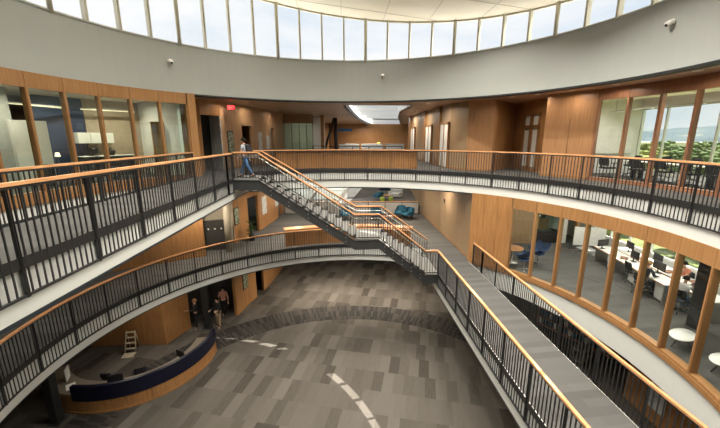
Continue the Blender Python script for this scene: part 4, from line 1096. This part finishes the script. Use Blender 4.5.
MB().box(-.75,.75,-.02,.02,.35,1.35).build('board', 'white_plastic', t); MB().tube([(-.76,0,.1),(-.76,0,1.4)], .02).tube([(.76,0,.1),(.76,0,1.4)], .02).tube([(-.76,-.25,.03),(-.76,.25,.03)], .02).tube([(.76,-.25,.03),(.76,.25,.03)], .02).tube([(-.76,0,.1),(.76,0,.1)], .015).build('stand', 'brushed_metal', t)
# white tables and shell chair near the glazing
for i, (x, y, rz, lab) in enumerate([(9.72,8.35,.5,'low white oval table left of the last mullion behind the middle level glazing'),(9.72,7.2,.3,'low white oval table beside the white shell chair at the right edge')]):
    t = thing('oval_table', lab, 'table', (x,y,F2), rz)
    m = MB(); m.lathe([(.02,.36),(.36,.36),(.38,.375),(.36,.39),(.02,.39)], n=28); m.v = [(vx*1.25, vy*.75, vz) for vx,vy,vz in m.v]; m.build('tabletop', 'white_plastic', t)
    for k in range(3): a = 2*pi*k/3+.5; MB().tube([(.06*cos(a),.06*sin(a),.36),(.30*cos(a),.26*sin(a),.0)], .014).build('leg', 'dark_steel', t)
t = thing('shell_chair', 'white shell chair with a tan seat pad at the right edge behind the glazing', 'chair', (9.95,6.3,F2), radians(-30))
m = MB(); rings = []
for i in range(8):
    v = i/7; y = .24-.5*v; z = .43-.02*sin(pi*v)+.42*max(0,v-.55)**1.3*2; w = .24+.05*sin(pi*v)
    rings.append([(w*cos(pi*k/8), y, z+.10*abs(cos(pi*k/8))**3) for k in range(9)] + [(w*.94*cos(pi*(8-k)/8), y, z+.02+.10*abs(cos(pi*(8-k)/8))**3) for k in range(9)])
m.loft(rings); m.build('shell', 'white_plastic', t); MB().rbox((0,.02,.465), (.36,.36,.03), .1).build('seat_pad', 'khaki', t)
for x in (-.2,.2):
    for y in (-.2,.18): MB().tube([(x*.6,y*.6,.42),(x,y,0)], .011).build('leg', 'dark_steel', t)

# ---------------------------------------------------------------- ground floor: reception desk and neighbours
DC, DR = (-9.6,14.75), 3.35
def dpol(r, a): return (DC[0]+r*sin(radians(a)), DC[1]+r*cos(radians(a)))
t = thing('reception_desk', 'curved timber reception desk with a navy upper band', 'reception desk', (*dpol(DR,170),0))
def darc(mb, r0, r1, a0, a1, z0, z1, n=40):
    return mb.loft([[(*dpol(r0,lerp(a0,a1,i/n)),z0),(*dpol(r1,lerp(a0,a1,i/n)),z0),(*dpol(r1,lerp(a0,a1,i/n)),z1),(*dpol(r0,lerp(a0,a1,i/n)),z1)] for i in range(n+1)])
mb = MB()
for i in range(10):
    a0, a1 = lerp(82,236,i/10)+.1, lerp(82,236,(i+1)/10)-.1
    darc(mb, DR-.06, DR, a0, a1, .08, .72, 6)
wb(mb, 'front_panel', 'wood_panel', t)
wb(darc(MB(), DR-.08, DR+.03, 82, 236, 0, .08), 'plinth', 'wood_frame', t)
wb(darc(MB(), DR-.85, DR-.02, 82, 236, .72, .76), 'worktop', 'worktop_taupe', t)
mb = MB(); darc(mb, DR-.12, DR+.02, 82, 190, 1.14, 1.17); darc(mb, DR-.02, DR+.03, 82, 190, .56, 1.14); wb(mb, 'upper_band', 'navy_panel', t)
wb(darc(MB(), DR-.85, DR-.80, 82, 236, .05, .72), 'back_panel', 'dark_room', t)
def on_d(r, a, z): return (*dpol(r, a), z)
monitor('black monitor at the reception desk, in front of the stepladder', on_d(DR-.5,166,.76), radians(200))
monitor('black monitor at the reception desk near its right-hand end', on_d(DR-.5,118,.76), radians(150))
o = MB().rbox((0,0,.006), (.30,.42,.012), .01).build('document', 'white_plastic'); o.location = on_d(DR-.4,200,.761); o.rotation_euler = (0,0,.7)
tag(o, 'white sheet lying on the reception worktop', 'paper')
o = MB().box(-.02,.02,-.2,.2,0,.5).build('leaflet_stand', 'pale_wall'); o.location = on_d(DR-.62,212,.761); o.rotation_euler = (0,0,.4); tag(o, 'white upright leaflet board at the left end of the reception desk', 'stand')
for a, lab in ((150,'low dark chair behind the reception desk near the stepladder'),(182,'low dark chair behind the reception desk at its middle')):
    copy_tree(ch, on_d(DR-1.35,a,0), radians(-a+180), lab, 'dark chairs behind the reception desk')
t = thing('stepladder', 'small white stepladder against the timber wall behind the reception desk', 'stepladder', (-10.35,15.2,0), radians(10))
for s in (-1,1): MB().tube([(s*.24,-.05,0),(s*.18,.28,1.0)], .025).build('rail', 'beige_column', t); MB().tube([(s*.22,.52,0),(s*.17,.30,.98)], .02).build('rear_leg', 'beige_column', t)
for k in range(4): MB().rbox((0,-.02+.085*k+.03,.22+.24*k), (.42,.12,.035), .01).build('step', 'beige_column', t)
MB().rbox((0,-.28,.03), (.5,.4,.06), .03).build('foot_board', 'beige_column', t)
# under the right-hand bridge: timber wall with poster, dark shelving with pale slots, trolley
wall_run('wall_ground_right', [(11.2,11.3),(11.2,2.0)], 0, F2-.98, 'wood_panel', 'timber wall on the ground floor below the glazed office', t=.2)
tag(MB().box(11.14,11.17,9.6,10.25,.55,1.5).build('poster', 'poster_paper'), 'white poster on the timber wall below the glazed office', 'poster')
t = thing('shelving_unit', 'long dark shelving unit with pale slots below the middle level bridge', 'shelving', (11.9,15.3,0), radians(-62))
MB().box(-1.9,1.9,-.25,.25,0,.08).box(-1.9,1.9,-.25,.25,.46,.50).box(-1.9,1.9,-.25,.25,.96,1.02).box(-1.9,1.9,.2,.25,0,1.0).box(-1.9,-1.85,-.25,.25,0,1.0).box(1.85,1.9,-.25,.25,0,1.0).build('carcass', 'wood_red', t)
for row, z in enumerate((.12,.54)):
    for k in range(14): MB().rbox((-1.72+.264*k,-.12,z+.17), (.16,.2,.32), .01).build('box_file', 'teal_fabric' if (k+row) % 3 else 'white_plastic', t)
t = thing('trolley', 'low metal trolley on the ground floor below the bridge', 'trolley', (10.9,13.4,0), radians(30))
for z in (.25,.75): MB().rbox((0,0,z), (.9,.5,.03), .03).build('shelf', 'brushed_metal', t)
for x in (-.42,.42):
    for y in (-.22,.22): MB().tube([(x,y,.06),(x,y,.9)], .015).build('leg', 'brushed_metal', t)
MB().tube([(.42,-.22,.9),(.55,-.22,.95),(.55,.22,.95),(.42,.22,.9)], .015).build('handle', 'brushed_metal', t)
# ---------------------------------------------------------------- people
def skin_mesh(name, nodes, edges, mats, parent, sub=1, roots=(0,), extra=None):
    """grow a continuous surface over a skeleton; nodes = {key: (Vector, radius)}"""
    keys = list(nodes); idx = {k: i for i, k in enumerate(keys)}
    me = bpy.data.meshes.new('skeleton'); me.from_pydata([nodes[k][0] for k in keys], [(idx[a], idx[b]) for a, b in edges], [])
    o = bpy.data.objects.new('skeleton', me); COL.objects.link(o)
    md = o.modifiers.new('skin', 'SKIN'); md.use_smooth_shade = True
    for i, k in enumerate(keys):
        r = nodes[k][1]; me.skin_vertices[0].data[i].radius = r if isinstance(r, tuple) else (r, r)
        me.skin_vertices[0].data[i].use_root = keys[i] in roots
    s = o.modifiers.new('sub', 'SUBSURF'); s.levels = sub; s.render_levels = sub
    dg = bpy.context.evaluated_depsgraph_get(); ev = o.evaluated_get(dg)
    nm = bpy.data.meshes.new_from_object(ev); nm.name = name
    bpy.data.objects.remove(o, do_unlink=True); bpy.data.meshes.remove(me)
    nm.materials.clear()
    for m in mats: nm.materials.append(MATS[m])
    if extra:
        bm = bmesh.new(); bm.from_mesh(nm)
        for mb, mi in extra:
            vs = [bm.verts.new(v) for v in mb.v]
            for f in mb.f:
                try: nf = bm.faces.new([vs[i] for i in f]); nf.material_index = mi; nf.smooth = True
                except ValueError: pass
        bm.to_mesh(nm); bm.free()
    r = bpy.data.objects.new(name, nm); COL.objects.link(r); r.parent = parent
    return r
def person(label, loc, rz, h=1.75, pose='stand', shirt='shirt_black', trousers='trouser_black', skin='skin_tone', hair='hair_dark', shoes='shoe_black', sleeves='long',
           lean=0., legs=((0,0),(0,0)), arms=((0,0),(0,0)), head_tilt=0., armout=.10, long_hair=False, bag=None, seat=.47, group=None):
    """faces +y. legs/arms: (swing, bend) in degrees for left, right; swing forward positive"""
    t = thing('person', label, 'person', loc, rz, group=group); k = h/1.75
    V = lambda x,y,z: Vector((x,y,z))
    pz = .93 if pose != 'sit' else seat+.10
    up = Matrix.Rotation(-radians(lean), 3, 'X')
    P0 = V(0,0,pz)
    def U(x,y,z): return P0 + up @ V(x,y,z)
    n = {'pelvis': (P0, (.125,.10)), 'waist': (U(0,.0,.18), (.115,.085)), 'chest': (U(0,.0,.38), (.145,.10)), 'collar': (U(0,-.01,.52), (.085,.065)), 'neck': (U(0,.0,.58), .048)}
    hd = up @ Matrix.Rotation(-radians(head_tilt), 3, 'X'); hb = n['neck'][0]
    def Hd(x,y,z): return hb + hd @ V(x,y,z)
    n['jaw'] = (Hd(0,.02,.06), (.055,.062)); n['face'] = (Hd(0,.015,.13), (.072,.088)); n['crown'] = (Hd(0,.0,.20), (.062,.075)); n['top'] = (Hd(0,0,.235), .03)
    e = [('pelvis','waist'),('waist','chest'),('chest','collar'),('collar','neck'),('neck','jaw'),('jaw','face'),('face','crown'),('crown','top')]
    for s, S in ((-1,'l'),(1,'r')):
        i = 0 if s < 0 else 1
        n['sh'+S] = (U(s*.175,-.01,.475), .058); e.append(('chest','sh'+S))
        a, b = radians(arms[i][0]), radians(arms[i][1])
        d1 = up @ V(s*armout, sin(a), -cos(a)).normalized(); el = n['sh'+S][0] + d1*.29
        d2 = up @ V(-s*armout*(1.2 if b > .3 else -.3), sin(a+b), -cos(a+b)).normalized(); wr = el + d2*.25; pa = wr + d2*.075
        n['el'+S] = (el, .038); n['wr'+S] = (wr, .027); n['pa'+S] = (pa, (.036,.020))
        e += [('sh'+S,'el'+S),('el'+S,'wr'+S),('wr'+S,'pa'+S)]
        side = d2.cross(V(0,0,1) if abs(d2.z) < .9 else V(0,1,0)).normalized()
        nrm = d2.cross(side).normalized()
        for f in range(4):
            L = (.062,.075,.070,.055)[f]; q = pa + d2*.02 + side*(.024-.016*f); q2 = q + d2*L*.55 + nrm*.006; q3 = q2 + d2*L*.4 + nrm*.022
            n['f%d%s' % (f,S)] = (q, .010); n['g%d%s' % (f,S)] = (q2, .009); n['h%d%s' % (f,S)] = (q3, .008)
            e += [('pa'+S,'f%d%s' % (f,S)),('f%d%s' % (f,S),'g%d%s' % (f,S)),('g%d%s' % (f,S),'h%d%s' % (f,S))]
        q = wr + d2*.03 + side*.035; n['t'+S] = (q, .011); n['u'+S] = (q + d2*.045 + side*.02, .009); e += [('wr'+S,'t'+S),('t'+S,'u'+S)]
        n['hip'+S] = (P0 + V(s*.09,0,-.04), .095); e.append(('pelvis','hip'+S))
        la, lb = radians(legs[i][0]), radians(legs[i][1])
        kn = n['hip'+S][0] + V(s*.015, sin(la), -cos(la))*.43
        an = kn + V(0, sin(la-lb), -cos(la-lb))*.41
        n['kn'+S] = (kn, .058); n['ca'+S] = (kn.lerp(an,.35), .054); n['an'+S] = (an, .036)
        n['he'+S] = (an + V(0,-.01,-.04), .034); n['to'+S] = (an + V(s*.01,.14,-.055), .028)
        e += [('hip'+S,'kn'+S),('kn'+S,'ca'+S),('ca'+S,'an'+S),('an'+S,'he'+S),('he'+S,'to'+S)]
    ex = []
    def face_ball(x,y,z,r,mi,**kw): ex.append((MB().ball(Hd(x,y,z), r, 8, 6, **kw), mi))
    face_ball(0,.105,.115,.017,0); 
    for s in (-1,1): face_ball(s*.032,.088,.145,.012,1); face_ball(s*.078,.0,.125,.024,0,sx=.4)
    face_ball(0,.092,.075,.020,2,sz=.35,sy=.5)
    body = skin_mesh('body', n, e, [skin,'hair_dark','skin_dark'], t, 1, ('pelvis',), ex)
    # clothing
    g = lambda r, d: (r[0]+d, r[1]+d) if isinstance(r, tuple) else r+d
    sl = {kk: (n[kk][0], g(n[kk][1], .016)) for kk in ('waist','chest','collar','shl','shr')}
    sl['hem'] = (P0 + V(0,0,.02), (.145,.118)); se = [('hem','waist'),('waist','chest'),('chest','collar'),('chest','shl'),('chest','shr')]
    for S in 'lr':
        if sleeves == 'long':
            sl['el'+S] = (n['el'+S][0], .050); sl['wr'+S] = (n['el'+S][0].lerp(n['wr'+S][0],.88), .038); se += [('sh'+S,'el'+S),('el'+S,'wr'+S)]
        else:
            sl['cu'+S] = (n['sh'+S][0].lerp(n['el'+S][0],.62), .056); se.append(('sh'+S,'cu'+S))
    skin_mesh('shirt', sl, se, [shirt], t, 1, ('chest',))
    tr = {'pelvis': (P0+V(0,0,.03), (.140,.114))}; te = []
    for S in 'lr':
        tr['hip'+S] = (n['hip'+S][0], .106); tr['kn'+S] = (n['kn'+S][0], .072); tr['an'+S] = (n['kn'+S][0].lerp(n['an'+S][0],.93), .058)
        te += [('pelvis','hip'+S),('hip'+S,'kn'+S),('kn'+S,'an'+S)]
    skin_mesh('trousers', tr, te, [trousers], t, 1, ('pelvis',))
    for S in 'lr':
        a = n['an'+S][0]; m = MB(); m.rbox(a + V(0,.055,-.065), (.095,.27,.06), .04); m.rbox(a + V(0,-.01,-.03), (.085,.10,.07), .03); m.build('shoe', shoes, t)
    m = MB(); rings = []
    for i in range(7):
        u = i/6; zz = .245-.17*u**1.2; rr = .03+.072*sin(min(1,u*1.5)*pi/2)
        rings.append([Hd(rr*cos(2*pi*j/12)*.95, rr*1.08*sin(2*pi*j/12)-.012-.02*u, zz + (.055*u if sin(2*pi*j/12) > .4 else 0)) for j in range(12)])
    if long_hair:
        for u in (.3,.6,1.0): rings.append([Hd(.092*cos(2*pi*j/12)*(1-.15*u), (.075*sin(2*pi*j/12) if sin(2*pi*j/12) < .3 else .02)-.045, .075-.22*u) for j in range(12)])
    m.loft(rings, smooth=True); m.build('hair', hair, t)
    if bag:
        m = MB(); c = U(0,-.20,.30); m.rbox(c, (.30,.17,.44), .07, M=up); bo = m.build('backpack', bag, t)
        m = MB(); m.rbox(c + up @ V(0,-.10,-.07), (.22,.06,.20), .03, M=up); m.build('pocket', bag, bo)
        for s in (-1,1): MB().tube([U(s*.10,-.13,.50), U(s*.11,.02,.545), U(s*.12,.125,.42), U(s*.12,.10,.24), U(s*.13,-.10,.14)], .018).build('strap', bag, bo)
    t.scale = (k,k,k)
    return t
person('walking person with dark hair, a black backpack and blue jeans on the top level landing', (-4.12,14.85,F3), radians(80), 1.66, shirt='shirt_grey', trousers='denim', sleeves='short', legs=((-20,12),(24,6)), arms=((18,15),(-14,12)), bag='bag_black', lean=4)
person('person in a black shirt and khaki trousers standing beside the reception desk', (-6.9,17.35,0), radians(150), 1.76, shirt='shirt_black', trousers='khaki', arms=((8,20),(12,70)), legs=((2,2),(-3,2)))
person('person in a pink shirt and black trousers standing next to the framed picture', (-7.0,18.6,0), radians(190), 1.80, shirt='shirt_pink', trousers='trouser_black', arms=((10,12),(-4,10)), legs=((3,2),(-3,2)), armout=.24)
person('person in dark clothes standing in the shade behind the end of the reception desk', (-8.05,17.25,0), radians(120), 1.74, shirt='shirt_black', trousers='trouser_black', arms=((30,80),(20,90)), hair='hair_blonde')
S_ = dict(pose='sit', legs=((82,80),(86,84)))
person('person in a black shirt with light brown hair sitting at the desks behind the glazing', (11.42,11.62,F2), radians(-75), 1.76, shirt='shirt_black', trousers='trouser_black', hair='hair_blonde', arms=((40,50),(45,45)), lean=12, head_tilt=12, **S_)
person('dark-haired person in a white top sitting at the desks behind the glazing', (11.55,10.25,F2), radians(-65), 1.68, shirt='shirt_white', trousers='denim', hair='hair_dark', sleeves='short', arms=((50,80),(55,85)), lean=10, head_tilt=15, **S_)
person('person in an orange top facing the glazing across the white desks', (13.0,11.6,F2), radians(100), 1.70, shirt='shirt_orange', trousers='denim', hair='hair_dark', sleeves='short', arms=((45,75),(45,80)), lean=6, head_tilt=8, **S_)
person('distant person in a white top standing in the top level lounge', (7.3,37.5,F3), radians(180), 1.72, shirt='shirt_white', trousers='trouser_black', arms=((5,8),(-5,8)))
# ---------------------------------------------------------------- outside
struct('ground_outside', MB().box(14.4, 900, -600, 1200, -1.6, -1.5).box(-900,-17.4,-600,1200,-1.6,-1.5), 'lawn', 'green grounds outside the right-hand windows', 'lawn')
def tree(label, loc, h, r, mat, seed, name='leafy_tree'):
    t = thing(name, label, 'tree', loc, group='trees beyond the right-hand windows'); rn = random.Random(seed)
    MB().tube([(0,0,0),(.1,0,h*.3),(0,.1,h*.75)], .2, rr=[.26,.2,.08]).build('trunk', 'bark', t)
    m = MB()
    for k in range(300):
        a, u = rn.uniform(0, 2*pi), rn.uniform(-1,1); q = rn.uniform(.55,1)**.5
        c = Vector((r*q*cos(a)*sqrt(1-u*u), r*q*sin(a)*sqrt(1-u*u), h*.62 + u*q*h*.38))
        m.ball(c, rn.uniform(.07,.14)*r, 5, 3, sx=rn.uniform(.8,1.4), sy=rn.uniform(.8,1.4), sz=rn.uniform(.5,.9))
    for f in range(len(m.smooth)): m.smooth[f] = False
    m.build('crown', mat, t)
rn = random.Random(11)
TL = [(26,31,10.6,3.3),(36,31,9.8,3.2),(26,41,11.4,3.4),(36,41,11.2,3.3),(46,41,9.9,3.3),(36,51,11.6,3.4),(46,51,10.6,3.4),(56,51,9.6,3.4),(46,61,11.2,3.4),(56,61,10.4,3.4),(56,41,8.6,3.2),(36,61,11.8,3.4)]
for i, (x,y,h,r) in enumerate(TL):
    tree(('yellow-green' if i % 3 == 0 else 'mid green') + ' leafy tree outside the right-hand windows, %s from the building' % ORD[i], (x,y,-1.5), h, r, 'tree_yellow' if i % 3 == 0 else 'tree_green', i)
for i, (x, y, h) in enumerate([(60,78,11.2),(68,72,10.8),(76,70,11.0),(84,64,10.9),(92,60,10.6),(70,86,11.4),(80,82,11.0),(90,76,11.2),(100,70,10.8),(62,90,11.6),(56,70,10.8),(66,62,10.4)]):
    tree('distant leafy tree beyond the grounds, %s of the far tree row' % ORD[i], (x,y,-1.5), h, 4.2, 'tree_green' if i % 4 else 'tree_yellow', 40+i)
def hills():
    vs, fs = [], []; n, mdep = 90, 9
    for j in range(mdep):
        for i in range(n):
            a = lerp(-10, 130, i/(n-1)); d = 620 + 90*j
            x, y = d*sin(radians(a)), d*cos(radians(a)); ra = radians(a)
            ridge = 34 + 15*sin(4.3*ra+2.6) + 7*sin(9*ra+1) + 3*sin(23*ra) - 16*max(0, sin(5*ra+2.2))
            z = -1.5 + ridge*sin(pi*min(1, (j+.0)/6)/2)**1.3 + 1.5*sin(i*1.7+j*2.3)
            vs.append((x,y,z))
    for j in range(mdep-1):
        for i in range(n-1): fs.append((j*n+i, j*n+i+1, (j+1)*n+i+1, (j+1)*n+i))
    return MB().add(vs, fs, True)
struct('hills', hills(), 'hill_forest', 'hazy blue forested hills on the horizon outside the meeting room', 'hills')
def shed(label, loc, size, rz, roofm):
    t = thing('building', label, 'building', loc, rz); w, d, h = size
    MB().box(-w/2,w/2,-d/2,d/2,0,h).build('wall', 'roof_pale', t); MB().box(-w/2-.4,w/2+.4,-d/2-.4,d/2+.4,h,h+.4).build('roof', roofm, t)
    for k in range(5): MB().box(-w/2+w*(k+.3)/5,-w/2+w*(k+.7)/5,-d/2-.05,-d/2,h*.35,h*.75).build('window', 'black_plastic', t)
shed('long pale flat-roofed building among the trees outside', (128,116,-1.5), (50,16,9.8), radians(-42), 'roof_pale')
shed('low building with a rose roof nearer the windows outside', (76,62,-1.5), (14,9,8.3), radians(-50), 'roof_rose')

# ---------------------------------------------------------------- sky, sun, lamps
w = bpy.data.worlds.new('world'); scene.world = w; w.use_nodes = True
nt = w.node_tree; nt.nodes.clear()
out = N(nt, 'ShaderNodeOutputWorld'); bg = N(nt, 'ShaderNodeBackground')
tc = N(nt, 'ShaderNodeTexCoord'); mp = N(nt, 'ShaderNodeMapping'); mp.inputs['Scale'].default_value = (1,1,3.2)
nz = N(nt, 'ShaderNodeTexNoise', Scale=2.6, Detail=6.0, Roughness=.55)
nt.links.new(tc.outputs['Generated'], mp.inputs[0]); nt.links.new(mp.outputs[0], nz.inputs['Vector'])
c = ramp(nt, nz.outputs[0], [(.36, (.74,.83,.92)), (.50, (.90,.935,.965)), (.62, (1,1,1))])
nt.links.new(c, bg.inputs[0]); bg.inputs[1].default_value = .70
nt.links.new(bg.outputs[0], out.inputs[0])
sd = bpy.data.lights.new('sun', 'SUN'); sd.energy = 11.0; sd.angle = radians(.15); sd.color = (1,.95,.86)
so = bpy.data.objects.new('sun', sd); COL.objects.link(so)
SUN = Vector((-7.25, -1.75, -13.85)).normalized()
so.rotation_euler = SUN.to_track_quat('-Z', 'Y').to_euler(); so.location = (20,20,40)
LSCALE = 1.0
for i, (x,y,z,pw,col) in enumerate(LIGHTS):
    ld = bpy.data.lights.new('downlight_lamp', 'AREA'); ld.shape = 'DISK'; ld.size = .16; ld.energy = pw*LSCALE; ld.color = col; ld.spread = radians(130 if z > 14 else 165)
    lo = bpy.data.objects.new('downlight_lamp', ld); COL.objects.link(lo); lo.location = (x,y,z-.03)
# daylight helper portals are not used: outer windows admit the sky, the back window is lamp-lit
cd = bpy.data.cameras.new('camera'); co = bpy.data.objects.new('camera', cd); COL.objects.link(co)
cd.sensor_fit = 'HORIZONTAL'; cd.sensor_width = 36; cd.lens = 36*341/720; cd.clip_end = 3000; cd.clip_start = .05
pitch = atan2(214-138, 341)
co.location = (0,0,10.15); co.rotation_euler = (pi/2-pitch, 0, -.05)
scene.camera = co
vs = scene.view_settings
vs.view_transform = 'Standard'; vs.look = 'None'; vs.gamma = 1; vs.use_curve_mapping = False; vs.exposure = .55
scene.display_settings.display_device = 'sRGB'
scene.cycles.max_bounces = 10; scene.cycles.transparent_max_bounces = 24; scene.cycles.diffuse_bounces = 5
scene.cycles.use_light_tree = True; scene.cycles.caustics_reflective = False; scene.cycles.caustics_refractive = False
